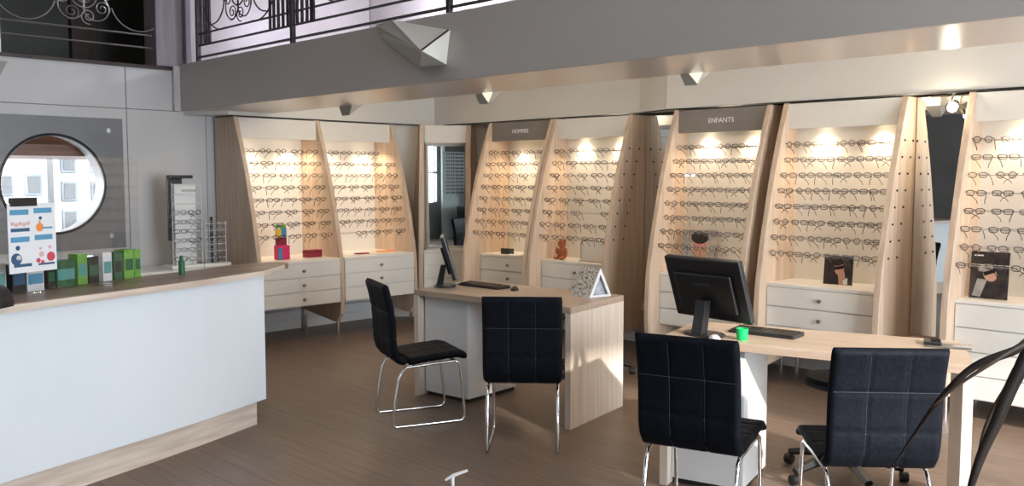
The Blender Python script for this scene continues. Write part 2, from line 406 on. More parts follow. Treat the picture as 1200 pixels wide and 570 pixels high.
# right balustrade over the beam (plane Y=3.9)
bal = empty('balustrade', (-6.3, 3.91, 2.675)); tag(bal, 'dark wrought iron balustrade with scrollwork along the gallery above the beam', 'balustrade')
def PR(x, z): return (x + 6.3, 0.0, z - 2.675)
YR = 0
for z, r in ((2.71, .011), (2.815, .010), (2.92, .009), (3.62, .022), (3.50, .010)):
    MB().tube([PR(-7.95, z), PR(-1.0, z)], r, 6).build('rail', M['iron'], bal)
for x in (-7.93, -6.32, -4.44, -2.6):
    MB().box(x + 6.3 - .018, x + 6.3 + .018, -.018, .018, 0, .97, .004).build('post', M['iron'], bal)
for i, (x0, x1) in enumerate(((-7.7, -6.66), (-6.02, -4.75), (-4.15, -2.9))):
    for x in (x0, x1):
        MB().box(x + 6.3 - .009, x + 6.3 + .009, -.009, .009, 2.815 - 2.675, .9).build('baluster', M['iron'], bal)
    m = MB(); cx = (x0 + x1) / 2
    rosette(m, PR, cx, 3.2, .27)
    for sx in (-1, 1):
        arc(m, PR, (cx + sx * .46, 3.2), .22, PI / 2 if sx > 0 else PI / 2, PI * 1.5 if sx > 0 else -PI / 2, .007)
        arc(m, PR, (cx + sx * .30, 3.25), .33, -PI / 2 - sx * .2, -PI / 2 + sx * 1.2, .007)
    m.build('scroll_panel', M['iron'], bal)
for xs in ((-7.86, -7.80, -7.75), (-6.6, -6.53, -6.46, -6.39), (-6.25, -6.18, -6.11, -6.05), (-4.68, -4.62, -4.56, -4.50), (-4.38, -4.31, -4.25, -4.2)):
    for x in xs: MB().box(x + 6.3 - .009, x + 6.3 + .009, -.009, .009, 2.815 - 2.675, .9).build('baluster', M['iron'], bal)
# left balustrade on the left wall (plane X=-8.35)
lb = empty('balustrade', (XL, 1.6, ZW + .03)); tag(lb, 'thin grey scrollwork balustrade on the dark gallery above the porthole wall', 'balustrade')
def PL(y, z): return (0.0, y - 1.6, z - ZW - .03)
for z, r in ((2.81, .009), (2.925, .009), (3.62, .02)):
    MB().tube([PL(-1.5, z), PL(3.66, z)], r, 6).build('rail', M['steel'], lb)
for y in (.2, 2.37): MB().box(-.012, .012, y - 1.6 - .012, y - 1.6 + .012, 0, .97, .003).build('post', M['steel'], lb)
for (y0, y1) in ((.4, 2.2), (2.42, 3.62)):
    m = MB(); cy = (y0 + y1) / 2 + (.04 if y0 > 2 else 0)
    rosette(m, PL, cy, 3.22, .27)
    for sx in (-1, 1): arc(m, PL, (cy + sx * .48, 3.2), .25, -PI / 2 - 1.3, -PI / 2 + 1.3, .007)
    m.build('scroll_panel', M['steel'], lb)
# pillar at the gallery corner
m = MB(); m.box(-8.56, -8.30, 3.68, 3.94, 2.65, ZT, .01)
pl = m.build('pillar', M['pillar']); tag(pl, 'mauve grey corner pillar between the two gallery balustrades', 'pillar')
MB().box(-8.36, -8.24, 3.94, 4.0, 2.68, ZT, .01).build('fluting', M['pillar'], pl)

# ------------------------------------------------------------------ display bays
NP = 14
def depth_prof(z):
    tab = [(.14, .755), (.18, .775), (.42, .800), (.70, .790), (.80, .780), (1.1, .725), (1.4, .650), (1.66, .580), (1.95, .480), (2.19, .385)]
    for (a, da), (b_, db) in zip(tab, tab[1:]):
        if z <= b_: return da + (db - da) * (z - a) / (b_ - a)
    return tab[-1][1]
def side_pts(scale=1.0, ztop=2.19):
    zs = [.14 + (ztop - .14) * k / 24 for k in range(25)]
    pts = [(-depth_prof(z) * scale, z) for z in zs]
    # rounded lower front corner
    pts = [(-.66, .14), (-.72, .145)] + pts[1:]
    return pts + [(-.004, ztop), (-.004, .22)]
ROWZ = [1.875 - .119 * i for i in range(8)]
def display_bay(X, Y, rz, W, back, dfront, head, label, left=True, right=True, txt=None, ndr=3, knobs=True, dh=.14, caps=False):
    r = empty('display_bay', (X, Y, 0), rz); tag(r, label, 'display unit', None)
    T = .045
    sides = []
    if left: sides.append((0, T))
    if right: sides.append((W - T, W))
    x0 = T if left else 0.002; x1 = W - T if right else W - 0.002
    for a, b_ in sides:
        p = MB().sideprism(side_pts(), a, b_, .003).build('side_panel', M['oak_v'], r)
        for yy in (-.70, -.10):
            MB().cyl(((a + b_) / 2, yy, .072), .018, .144, 14).build('foot', M['chrome'], p)
        outer = b_ if a > 0 else a; sg = 1 if a > 0 else -1
        if caps and a > 0:
            for z in ROWZ:
                for d in (.07, .22): MB().cyl((outer + sg * .003, -depth_prof(z) + d, z), .008, .008, 8, axis='X').build('rod_cap', M['tint'], p)
    MB().box(x0, x1, -back, -back + .018, .80, 2.19).build('back_board', M['back'], r)
    # shelf and drawer cabinet
    MB().box(x0, x1, -dfront - .015, -back + .018, .775, .80, .003).build('shelf', M['oak_v'] if False else M['back'], r)
    zb = .775 - ndr * dh - .005
    MB().box(x0, x1, -dfront, -.05, zb, .774).build('cabinet_body', M['white'], r)
    for k in range(ndr):
        zt = .770 - k * dh
        d = MB().box(x0 + .004, x1 - .004, -dfront - .02, -dfront - .001, zt - dh + .008, zt, .003).build('drawer', M['white'], r)
        if knobs:
            MB().cyl(((x0 + x1) / 2, -dfront - .035, zt - dh / 2), .016, .03, 14, r2=.010, axis='Y', bev=.003).build('knob', M['steel'], d, True)
    # header with two downlights
    hd = .385
    m = MB().box(x0, x1, -hd, -hd + .02, 1.99, 2.185, .002); h = m.build('header', M['header_grey'] if head == 'grey' else M['header_white'], r)
    MB().box(x0, x1, -hd + .021, -back, 2.04, 2.06).build('light_tray', M['header_white'], r)
    if txt: text_obj(txt, .058, M['paper'], h, ((x0 + x1) / 2 - (.10 if head == 'x' else 0), -hd - .002, 2.085), (PI / 2, 0, 0))
    for fx in (.28, .80):
        xx = x0 + (x1 - x0) * fx
        d = MB().cyl((xx, -(hd + back) / 2 - .0, 2.028), .035, .022, 18).build('downlight', M['chrome'], r)
        MB().cyl((xx, -(hd + back) / 2 - .0, 2.015), .027, .006, 18).build('bulb', M['warm'], d)
        ld = bpy.data.lights.new('bay_spot', 'SPOT'); ld.energy = 15; ld.color = (1, .80, .56); ld.spot_size = math.radians(118); ld.spot_blend = .8; ld.shadow_soft_size = .025
        lo = bpy.data.objects.new('bay_spot', ld); col.objects.link(lo); lo.parent = r
        lo.location = (xx, -(hd + back) / 2, 2.005); lo.rotation_euler = (math.radians(-4), 0, 0)
    # rods, two per rail
    rd = MB()
    for z in ROWZ:
        for d in (.07, .22):
            yy = -depth_prof(z) + d
            if yy < -back - .02 or d == .07: rd.cyl(((x0 + x1) / 2, yy, z - .012), .0028, x1 - x0, 6, axis='X')
    rd.build('rods', M['chrome'], r)
    return r

BAYS = {}
BAYS['A'] = (display_bay(-8.33, 4.25, PI / 2, .96, .10, .775, 'white', 'oak display bay with cream header, leftmost, standing behind the end of the counter'), 'leftmost bay behind the counter end', .96, True, True)
BAYS['B'] = (display_bay(-8.33, 5.212, PI / 2, .945, .10, .775, 'white', 'oak display bay with cream header, between the leftmost bay and the corner mirror', left=False), 'bay left of the corner mirror', .945, False, True)
BAYS['C'] = (display_bay(-6.98, 7.09, 0, .93, .12, .54, 'grey', 'oak display bay under the smaller grey header, right of the corner mirror', txt='HOMMES'), 'bay with narrower grey header', .93, True, True)
BAYS['D'] = (display_bay(-6.04, 7.09, 0, .975, .25, .60, 'white', 'oak display bay with cream header and a rusty bear, behind the first desk', caps=True), 'cream bay behind first desk', .975, True, True)
BAYS['E'] = (display_bay(-4.52, 6.96, 0, .93, .25, .62, 'grey', 'oak display bay under the grey ENFANTS header, behind the large monitor', txt='ENFANTS'), 'bay headed ENFANTS', .93, True, True)
BAYS['F'] = (display_bay(-3.49, 6.96, 0, .965, .24, .66, 'white', 'oak display bay with cream header and small sunglasses portrait, right of ENFANTS bay', dh=.15, ndr=3, caps=True), 'cream bay right of ENFANTS', .965, True, True)
BAYS['G'] = (display_bay(-2.12, 6.96, 0, 1.0, .24, .64, 'white', 'oak display bay cut by the right edge, with large dark portrait and tall drawer stack', dh=.158, ndr=4, knobs=False), 'bay at the right edge', 1.0, True, True)

# ------------------------------------------------------------------ mirrors between bays
def wall_mirror(X0, X1, Y, z0, z1, label):
    r = empty('wall_mirror', ((X0 + X1) / 2, Y, z0)); tag(r, label, 'mirror'); w_ = (X1 - X0) / 2
    MB().box(-w_, w_, 0, .02, 0, z1 - z0).build('backing', M['oak_v'], r)
    MB().box(-w_ + .004, w_ - .004, -.005, -.0005, .008, z1 - z0 - .004).build('mirror_pane', M['mirror'], r)
    MB().box(-w_, w_, -.05, .02, -.10, -.001).build('ledge', M['oak_v'], r)
wall_mirror(-5.06, -4.525, 6.90, .45, 2.19, 'tall narrow mirror reflecting the dark oak panel beside the ENFANTS bay')
wall_mirror(-2.52, -2.125, 6.72, .45, 2.19, 'tall narrow mirror with dark reflection beside the rightmost bay')
# corner mirror unit
cm = empty('corner_mirror_cabinet', (-7.73, 6.755, 0), math.radians(44.7)); tag(cm, 'pale cabinet with tall mirror standing in the corner between the bays', 'mirror cabinet')
HW = .235
for s in (-1, 1):
    vs, fc = [], []
    zs = [.12 + (2.19 - .12) * k / 16 for k in range(17)]
    for z in zs:
        d = depth_prof(z) * .55 - .03
        xf, xb = s * HW, s * (HW + .40 * d - .02)
        vs += [(xf, -d, z), (xf + s * .05, -d, z), (xb + s * .035, .06, z), (xb, .06, z)]
    for k in range(16):
        for q in range(4):
            a, b_ = 4 * k + q, 4 * k + (q + 1) % 4; fc.append((a, b_, b_ + 4, a + 4))
    fc += [(3, 2, 1, 0), (64, 65, 66, 67)]
    p = MB().poly(vs, fc).build('side_panel', M['oak_v'], cm)
    MB().cyl((s * (HW + .025), -.36, .06), .016, .119, 12).build('foot', M['chrome'], p)
MB().box(-HW + .001, HW - .001, -.17, -.14, 1.99, 2.185).build('header', M['header_white'], cm)
MB().box(-HW + .001, HW - .001, .0, .02, .80, 2.18).build('back_board', M['back'], cm)
MB().box(-HW + .03, HW - .03, -.012, -.001, .82, 1.96).build('mirror_pane', M['mirror'], cm)
MB().box(-HW + .001, HW - .001, -.38, .02, .775, .80, .003).build('shelf', M['back'], cm)
MB().box(-HW + .001, HW - .001, -.36, .02, .34, .774).build('cabinet_body', M['white'], cm)
for k in range(3): MB().box(-HW + .006, HW - .006, -.378, -.361, .77 - .14 * k - .132, .77 - .14 * k, .003).build('drawer', M['white'], cm)

# ------------------------------------------------------------------ spectacles
def rim_pts(kind, cx, n=14):
    out = []
    for k in range(n):
        a = 2 * PI * k / n; c, s_ = math.cos(a), math.sin(a)
        if kind == 'round': x, z = .0225 * c, .0215 * s_
        elif kind == 'rectangular':
            x, z = .027 * math.copysign(abs(c) ** .5, c), .0165 * math.copysign(abs(s_) ** .5, s_)
        else: x, z = .0265 * math.copysign(abs(c) ** .75, c), .020 * math.copysign(abs(s_) ** .75, s_) - .002 * s_
        out.append((cx + x, 0, z))
    return out
def temple_pts(s, pose):
    x = s * .066
    if pose == 0:   # open, hanging down and back
        return [(x, 0, .008), (x, .01, .008), (x - s * .004, .05, -.018), (x - s * .008, .085, -.045), (x - s * .010, .10, -.068)]
    if pose == 1:   # folded inwards, crossing behind the frame
        return [(x, 0, .008), (x - s * .004, .012, .006), (x - s * .045, .026, -.018), (x - s * .08, .034, -.038), (x - s * .09, .036, -.055)]
    return [(x, 0, .008), (x, .012, .006), (x - s * .02, .045, -.022), (x - s * .038, .07, -.052), (x - s * .042, .08, -.072)]
KINDS = [('round', 'fr_black'), ('rectangular', 'fr_black'), ('oval', 'fr_brown'), ('rectangular', 'fr_grey'), ('oval', 'fr_black'), ('round', 'fr_tort'), ('rectangular', 'fr_brown'), ('oval', 'fr_grey')]
CN = {'fr_black': 'black', 'fr_brown': 'brown', 'fr_grey': 'grey', 'fr_tort': 'tortoiseshell'}
def frame_mb(kind, th):
    m = MB()
    for s in (-1, 1): m.tube(rim_pts(kind, s * .035), th, 4, True)
    m.tube([(-.012, 0, .006), (0, -.003, .009), (.012, 0, .006)], th, 4)
    for s in (-1, 1): m.tube([(s * .058, 0, .008), (s * .067, .001, .009)], th, 4)
    return m
def lens_mb(kind, s):
    m = MB(); P = rim_pts(kind, s * .035); n = len(P)
    return m.poly([(x, -.0006, z) for x, y, z in P] + [(x, .0006, z) for x, y, z in P], [tuple(range(n)), tuple(range(2 * n - 1, n - 1, -1))] + [(i, (i + 1) % n, n + (i + 1) % n, n + i) for i in range(n)])
protoN, protoF = [], []
for i, (kd, mk) in enumerate(KINDS):
    for pose in (0, 1, 2):
        # near version: frame, lenses, two temples
        fo = frame_mb(kd, .0025); fme = fo.build('frame', M[mk]); lms = [lens_mb(kd, s).build('lens', M['lens']) for s in (-1, 1)]
        tms = [MB().tube(temple_pts(s, pose), .0026, 4).build('temple', M[mk]) for s in (-1, 1)]
        protoN.append((i, fme.data, [l.data for l in lms], [t.data for t in tms]))
        # far version, one mesh
        m = frame_mb(kd, .0030)
        for s in (-1, 1): m.tube(temple_pts(s, pose), .0030, 4)
        fm = m.build('spectacles', M[mk]); protoF.append((i, fm.data))
        for o in [fme, fm] + lms + tms: bpy.data.objects.remove(o)
ORD = ['', 'first', 'second', 'third', 'fourth', 'fifth', 'sixth', 'seventh', 'eighth']
rs = random.Random(5)
for key, n, near in (('A', 5, 0), ('B', 5, 0), ('C', 5, 0), ('D', 5, 0), ('E', 6, 1), ('F', 6, 1), ('G', 4, 1)):
    root, desc, W, hl, hr = BAYS[key]
    mw = Matrix.Translation(root.location) @ Matrix.Rotation(root.rotation_euler.z, 4, 'Z')
    x0 = .045 + .075; x1 = W - .045 - .075
    step = (x1 - x0) / (n - 1) if key != 'G' else .165
    for ri, z in enumerate(ROWZ):
        for k in range(n):
            if rs.random() < .03 and not near: continue
            xx = x0 + step * k + rs.uniform(-.008, .008)
            yy = -depth_prof(z) + .066
            p = mw @ Vector((xx, yy, z - .0105))
            idx = rs.randrange(24)
            kd, mk = KINDS[protoN[idx][0]]
            lab = f"{CN[mk]} {kd} spectacles, {ORD[k + 1]} from left on rail {ri + 1} down, {desc}"
            rz = root.rotation_euler.z + rs.uniform(-.16, .16)
            if near:
                o = empty('spectacles', p, rz)
                for nm, me in (('frame', protoN[idx][1]), ('lens', protoN[idx][2][0]), ('lens', protoN[idx][2][1]), ('temple', protoN[idx][3][0]), ('temple', protoN[idx][3][1])):
                    c = bpy.data.objects.new(nm, me); col.objects.link(c); c.parent = o
            else:
                o = bpy.data.objects.new('spectacles', protoF[idx][1]); col.objects.link(o); o.location = p; o.rotation_euler = (0, 0, rz)
            tag(o, lab, 'spectacles', f'spectacles on the rails of the {desc}')

# ------------------------------------------------------------------ lamps
def wedge(name, verts, faces, m, parent): return MB().poly(verts, faces).build(name, m, parent)
# big wedge lamp on the beam
bl = empty('wedge_lamp', (-4.8, 3.9, 2.5)); tag(bl, 'large white triangular wall lamp on the grey beam, open at its end', 'lamp')
A = Vector((-5.22, 3.899, 2.69)); A2 = Vector((-5.03, 3.899, 2.70)); B = Vector((-4.42, 3.899, 2.56)); C_ = Vector((-4.46, 3.899, 2.345)); D = Vector((-4.43, 3.66, 2.41)); Eo = Vector((-4.62, 3.80, 2.335)); A3 = Vector((-5.18, 3.899, 2.60))
O = Vector((-4.8, 3.9, 2.5))
loc = [tuple(v - O) for v in (A, A2, B, C_, D, Eo, A3)]
t_ = Vector((0, 0, -.012))
def slab(pts, nrm_off, name, m, par):
    n = len(pts); v = [tuple(p) for p in pts] + [tuple(Vector(p) + Vector(nrm_off)) for p in pts]
    f = [tuple(range(n)), tuple(range(2 * n - 1, n - 1, -1))] + [(i, (i + 1) % n, n + (i + 1) % n, n + i) for i in range(n)]
    return MB().poly(v, f).build(name, m, par)
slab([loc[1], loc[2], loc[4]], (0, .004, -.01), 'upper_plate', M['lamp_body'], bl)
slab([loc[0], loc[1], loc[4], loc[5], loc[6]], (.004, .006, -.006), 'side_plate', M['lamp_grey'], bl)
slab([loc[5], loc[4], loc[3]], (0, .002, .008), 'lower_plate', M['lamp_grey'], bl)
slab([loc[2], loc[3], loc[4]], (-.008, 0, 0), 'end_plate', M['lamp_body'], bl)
MB().tube([tuple(Vector(loc[2]) + Vector((.004, -.02, .0))), tuple(Vector(loc[4]) + Vector((.006, 0, 0)))], .006, 4).build('slot', M['black'], bl)
def small_wedge(X, Y, Z, label, s=1, lit=True):
    r = empty('wedge_lamp', (X, Y, Z)); tag(r, label, 'lamp')
    # body: triangular shade hanging off the rear edge of the soffit, lit upper face
    v = [(-.13 * s, 0, .02), (.13 * s, 0, .02), (.06 * s, 0, -.10 * s), (-.06 * s, 0, -.10 * s), (-.09 * s, .16 * s, .02), (.10 * s, .16 * s, .02)]
    f = [(0, 1, 2, 3), (3, 2, 5, 4), (0, 3, 4), (1, 5, 2), (0, 4, 5, 1)]
    MB().poly(v, f).build('shade', M['lamp_grey'], r)
    MB().poly([(.0 * s, -.004, .015), (.128 * s, -.004, .015), (.06 * s, -.004, -.07 * s), (-.125 * s, -.004, .015)] if False else [(-.04 * s, -.004, .018), (.132 * s, -.004, .018), (.062 * s, -.004, -.085 * s), (-.04 * s, -.0005, .018), (.132 * s, -.0005, .018), (.062 * s, -.0005, -.085 * s)],
              [(0, 1, 2), (5, 4, 3), (0, 3, 4, 1), (1, 4, 5, 2), (2, 5, 3, 0)]).build('lit_plate', M['glow'] if lit else M['lamp_grey'], r)
    MB().poly([(-.08 * s, .165 * s, .03), (.09 * s, .165 * s, .03), (.10 * s, .165 * s, .16), (-.09 * s, .165 * s, .16), (-.08 * s, .15 * s, .03), (.09 * s, .15 * s, .03), (.10 * s, .15 * s, .16), (-.09 * s, .15 * s, .16)],
              [(0, 1, 2, 3), (7, 6, 5, 4), (0, 4, 5, 1), (1, 5, 6, 2), (2, 6, 7, 3), (3, 7, 4, 0)]).build('diffuser', M['glow'], r)
small_wedge(-3.1, 4.681, 2.24, 'small pale yellow wedge lamp on the beam edge above the ENFANTS bay', .7)
small_wedge(-4.93, 4.681, 2.24, 'grey wedge lamp with lit end under the beam above the grey-headed corner bay', .8)
small_wedge(-6.72, 4.681, 2.25, 'dull grey wedge lamp under the beam above the second bay from the left', .9, False)
sl = empty('wedge_lamp', (XL, 2.27, 2.5)); tag(sl, 'olive grey wedge lamp cut off by the left edge of the picture', 'lamp')
MB().poly([(0, -.25, .08), (0, .16, .08), (0, .06, -.12), (0, -.2, -.12), (.16, -.1, .06), (.16, .0, .06)], [(3, 2, 1, 0), (0, 1, 5, 4), (1, 2, 5), (2, 3, 4, 5), (3, 0, 4)]).build('shade', M['lamp_grey'], sl)
# spotlight in front of the narrow mirror
sp = empty('spotlight', (-2.24, 6.63, 2.205)); tag(sp, 'small chrome spotlight glowing at the top of the narrow mirror by the rightmost bay', 'spotlight')
MB().cyl((0, 0, -.008), .035, .014, 18).build('mount', M['chrome'], sp)
MB().tube([(0, 0, -.014), (-.01, 0, -.05), (0, -.02, -.075)], .007, 6).build('arm', M['chrome'], sp)
m = MB(); m.cyl((0, 0, 0), .034, .06, 18, r2=.045)
hd_ = m.build('lamp_head', M['chrome'], sp); hd_.location = (.01, -.03, -.10); hd_.rotation_euler = (math.radians(-60) + PI, 0, 0)
bu = MB().sph((0, 0, 0), .034, 14).build('bulb', M['warm'], sp, True); bu.location = (.012, -.055, -.112)

# ------------------------------------------------------------------ reception counter
rc = empty('reception_counter', (-5.0, 1.9, 0)); tag(rc, 'long white reception counter with oak top and oak kick plate, on the left', 'counter')
def off(pts): return [(x + 5.0, y - 1.9) for x, y in pts]
front = [(-4.28, .1), (-4.44, .65), (-4.626, 1.27), (-4.755, 1.70), (-4.865, 2.08), (-4.985, 2.45), (-5.183, 2.96)]
backl = [(-5.40, 2.86), (-5.24, 2.40), (-5.1, 2.0), (-4.98, 1.62), (-4.9, 1.3), (-4.7, .65), (-4.55, .1)]
MB().prism(off(front + backl), .17, .98, .003).build('front_panel', M['counter_white'], rc)
kf = [(-4.36, .12), (-4.52, .68), (-4.70, 1.30), (-4.83, 1.73), (-4.94, 2.1), (-5.06, 2.46), (-5.235, 2.92)]
kb = [(-5.38, 2.84), (-5.22, 2.38), (-5.08, 1.98), (-4.96, 1.6), (-4.88, 1.3), (-4.68, .66), (-4.53, .12)]
MB().prism(off(kf + kb), 0, .169).build('kick_plate', M['oak_kick'], rc)
tip = [(-5.41, 3.25), (-5.455, 3.305), (-5.50, 3.32), (-5.56, 3.29), (-5.60, 3.22)]
topo = [(-4.25, .1), (-4.40, .65), (-4.58, 1.27), (-4.71, 1.70), (-4.82, 2.08), (-4.935, 2.45), (-5.13, 2.93)] + tip + [(-5.60, 2.98), (-5.42, 2.50), (-5.32, 2.2), (-5.2, 1.85), (-5.13, 1.5), (-4.95, .8), (-4.78, .1)]
MB().prism(off(topo), .981, 1.02, .004).build('countertop', M['oak_counter_shaded'], rc)
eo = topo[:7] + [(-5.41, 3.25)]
MB().prism(off(eo + [(x + .006, y - .001) for x, y in eo][::-1]), .982, 1.016).build('lit_edge', M['oak_kick'], rc)  # paler strip: window light on the front edge put into its colour
# acrylic screen standing on the counter
u = Vector((-.32, .8, 0)).normalized(); nrm = Vector((u.y, -u.x, 0))
def PX(t, z, o=0): return Vector((-4.8, 1.34, 0)) + u * t + nrm * o + Vector((0, 0, z))
ang = math.atan2(u.y, u.x)
ps = empty('acrylic_screen', PX(.1, 1.0205), ang); tag(ps, 'clear acrylic protective screen standing on the reception counter', 'screen')
MB().box(-.85, .76, -.002, .002, .012, .70, .001).build('pane', M['plexi'], ps)
for x in (-.5, .5): MB().box(x - .02, x + .02, -.07, .07, 0, .012, .002).build('foot', M['plexi'], ps)
# poster
po = empty('poster', PX(.16, 1.14, .006), ang + .02); tag(po, 'white poster with four blue-captioned health pictures, clipped to the acrylic screen', 'poster')
MB().box(-.075 - .06, .14, -.0015, .0015, 0, .345).build('sheet', M['paper'], po)
MB().box(-.12, .03, -.009, .006, .33, .372, .002).build('clip', M['black'], po)
def pbox(x0, x1, z0, z1, m, nm='picture'): MB().box(x0, x1, -.003, -.0016, z0, z1).build(nm, m, po)
for (cx, cz) in ((-.07, .30), (.065, .305), (-.07, .165), (.065, .17)):
    q = MB().box(cx - .052, cx + .052, -.0035, -.0016, cz - .012, cz + .014).build('caption', M['blueprint'], po)
def figs(items, m, nm='picture'):
    for it in items:
        b_ = MB()
        if it[0] == 'c': b_.cyl((it[1], -.0024, it[2]), it[3], .0018, 14, axis='Y')
        else: b_.box(it[1], it[2], -.0034, -.0016, it[3], it[4])
        b_.build(nm, m, po)
figs([('c', -.11 + .022 * k, .245 - .006 * (k % 2), .010) for k in range(5)], M['pinkprint'])
figs([('b', -.12, -.015, .205, .222)], M['navy'])
figs([('c', .045, .222, .022), ('c', .045, .25, .006)], M['orange']); figs([('b', .06, .12, .213, .222)], M['blueprint'])
figs([('c', .05, .268, .009)], M['navy'])
figs([('c', -.085, .125, .012), ('c', -.095, .07, .030), ('b', -.11, -.01, .03, .045)], M['navy'])
figs([('c', -.083, .075, .014)], M['paper'])
figs([('c', .105, .07, .024), ('c', .03, .055, .012), ('c', .055, .045, .010)], M['redprint'])
figs([('c', .045, .115, .008), ('c', .10, .118, .009), ('c', .05, .085, .014)], M['pinkprint'])
figs([('b', .03, .125, .030, .040)], M['navy'])

def product_box(t, w, h, d, mats, label, dz=0, o=-.18, rz=0):
    c = PX(t, 1.0205, o)
    r = empty('product_box', c, ang + rz); tag(r, label, 'box', 'product boxes on the counter')
    MB().box(-w / 2, w / 2, -d / 2, d / 2, 0, h, .002).build('carton', mats[0], r)
    MB().box(-w / 2 + .006, w / 2 - .006, -d / 2 - .0015, -d / 2 - .0002, h * .28, h * .68).build('printed_label', mats[1], r)
PB = [(-.21, .17, .06, .10, ('paper', 'pinkprint'), 'low pale box at the left end of the boxes on the counter'),
      (-.06, .10, .14, .10, ('tint', 'navy'), 'black box beside the low pale box on the counter'),
      (.10, .055, .16, .06, ('paper', 'teal'), 'narrow white box under the poster corner on the counter'),
      (.19, .075, .15, .09, ('tint', 'navy'), 'dark box behind the acrylic screen between two white boxes'),
      (.285, .10, .135, .09, ('paper', 'blueprint'), 'white and blue box standing under the poster'),
      (.385, .05, .13, .08, ('tint', 'darkgreencard'), 'slim dark box left of the teal box'),
      (.475, .115, .145, .09, ('darkgreencard', 'teal'), 'wide green and teal box on the counter'),
      (.59, .065, .17, .07, ('leafgreen', 'teal'), 'tall light green box on the counter'),
      (.665, .07, .15, .07, ('tint', 'darkgreencard'), 'tall dark box between light green and white boxes'),
      (.76, .065, .165, .07, ('paper', 'teal'), 'white box with teal print between dark boxes'),
      (.84, .055, .16, .07, ('darkgreencard', 'tint'), 'dark green box right of the white and teal box'),
      (.915, .07, .17, .08, ('leafgreen', 'darkgreencard'), 'green box with dark print near the right end'),
      (.985, .045, .165, .07, ('leafgreen', 'darkgreencard'), 'slim green box at the right end of the row')]
for t, w_, h, d, ms, lb_ in PB: product_box(t - .0, w_, h, d, [M[x] for x in ms], lb_, rz=random.uniform(-.06, .06))
tag(MB().lathe([(.019, 0), (.019, .075), (.010, .09), (.010, .115)], (0, 0, 0), 18).build('bottle', M['darkgreencard'], None, True, (-5.26, 2.45, 1.0205)), 'small dark green bottle standing on the counter back edge', 'bottle')
bk = empty('tape_dispenser', (-4.55, 1.225, 1.0205), ang + .3); tag(bk, 'black rounded device on the counter at the left edge', 'dispenser')
m = MB(); m.sideprism([(-.07, 0)] + [(.075 * math.cos(a) * 1.0, .10 * math.sin(a)) for a in [PI - k * PI / 14 for k in range(1, 14)]] + [(.07, 0)], -.07, .05, .012)
m.build('body', M['black'], bk, True); MB().cyl((-.075, 0, .045), .022, .01, 18, axis='X').build('dial', M['steel'], bk)

# back cabinet and acrylic spectacle stand
bc = empty('low_cabinet', (-8.05, 3.0, 0)); tag(bc, 'low white cabinet along the wall behind the counter', 'cabinet')
MB().box(-.28, .28, -.9, 1.1, .08, .755, .003).build('body', M['white'], bc); MB().box(-.27, .25, -.88, 1.08, 0, .079).build('plinth', M['tint'], bc)
MB().box(-.29, .30, -.91, 1.11, .756, .778, .003).build('top', M['white'], bc)
for k in range(4): MB().box(.281, .298, -.89 + .497 * k, -.4 + .497 * k, .10, .75, .003).build('door', M['white'], bc)
def stand(loc_, H, w_, rows, label, post, rz=0):
    r = empty('spectacle_stand', loc_, rz); tag(r, label, 'display stand')
    MB().box(-.10, .10, -w_ / 2 - .03, w_ / 2 + .03, 0, .03, .004).build('base', M['white'], r)
    if post == 'tower':
        MB().box(-.02, .03, -.10, .10, .03, H - .05, .004).build('column', M['pedestal'], r)
        MB().box(-.045, -.021, -.14, -.0, .25, H, .006).build('back_plate', M['black'], r)
        MB().box(-.045, .05, -.14, .07, H, H + .03, .006).build('cap', M['black'], r)
        MB().box(.031, .04, -.03, .10, H - .12, H - .10).build('shelf_edge', M['steel'], r)
    else:
        MB().box(-.01, .01, -.022, .0, .03, H, .003).build('column', M['black'], r)
    t = MB()
    for k in range(rows):
        z = .08 + k * (H - .14) / (rows - 1)
        t.tube([(.06, -w_ / 2, z), (.06, w_ / 2, z)], .003, 4)
    t.tube([(.06, -w_ / 2, .03), (.06, -w_ / 2, H - .04)], .004, 4); t.tube([(.06, w_ / 2, .03), (.06, w_ / 2, H - .04)], .004, 4)
    t.build('rack', M['pedestal'], r); return r
st1 = stand((-7.95, 3.74, .779), .82, .28, 9, 'white acrylic spectacle tower with black cap on the low cabinet', 'tower')
st2 = stand((-7.93, 4.005, .779), .46, .20, 6, 'short spectacle stand with black post beside the white tower', 'post')
for (sx, sy, H, rows, zlo, w_, nm) in ((-7.95, 3.74, .82, 9, 0, .28, 'white tower'), (-7.93, 4.005, .46, 6, 0, .20, 'short stand')):
    for k in range(rows - (3 if nm == 'white tower' else 0)):
        z = .779 + .08 + k * (H - .14) / (rows - 1)
        for q in range(2 if nm == 'white tower' else 1):
            yy = sy + ((-.07, .07)[q] if nm == 'white tower' else .0)
            me_ = protoF[(k * 3 + q) % 24][1].copy(); me_.materials.clear(); me_.materials.append(M['fr_clear'] if (k + q) % 3 else M['fr_grey'])
            o = bpy.data.objects.new('spectacles', me_); col.objects.link(o)
            o.location = (sx + .066, yy, z + .004); o.rotation_euler = (0, 0, PI / 2)
            i = protoF[(k * 3 + q) % 24][0]
            side = ('' if nm != 'white tower' else (' left side', ' right side')[q])
            tag(o, f"{'pale' if (k + q) % 3 else 'grey'} {KINDS[i][0]} spectacles on level {k + 1} from bottom of the {nm}{side}", 'spectacles', f'spectacles on the {nm}')

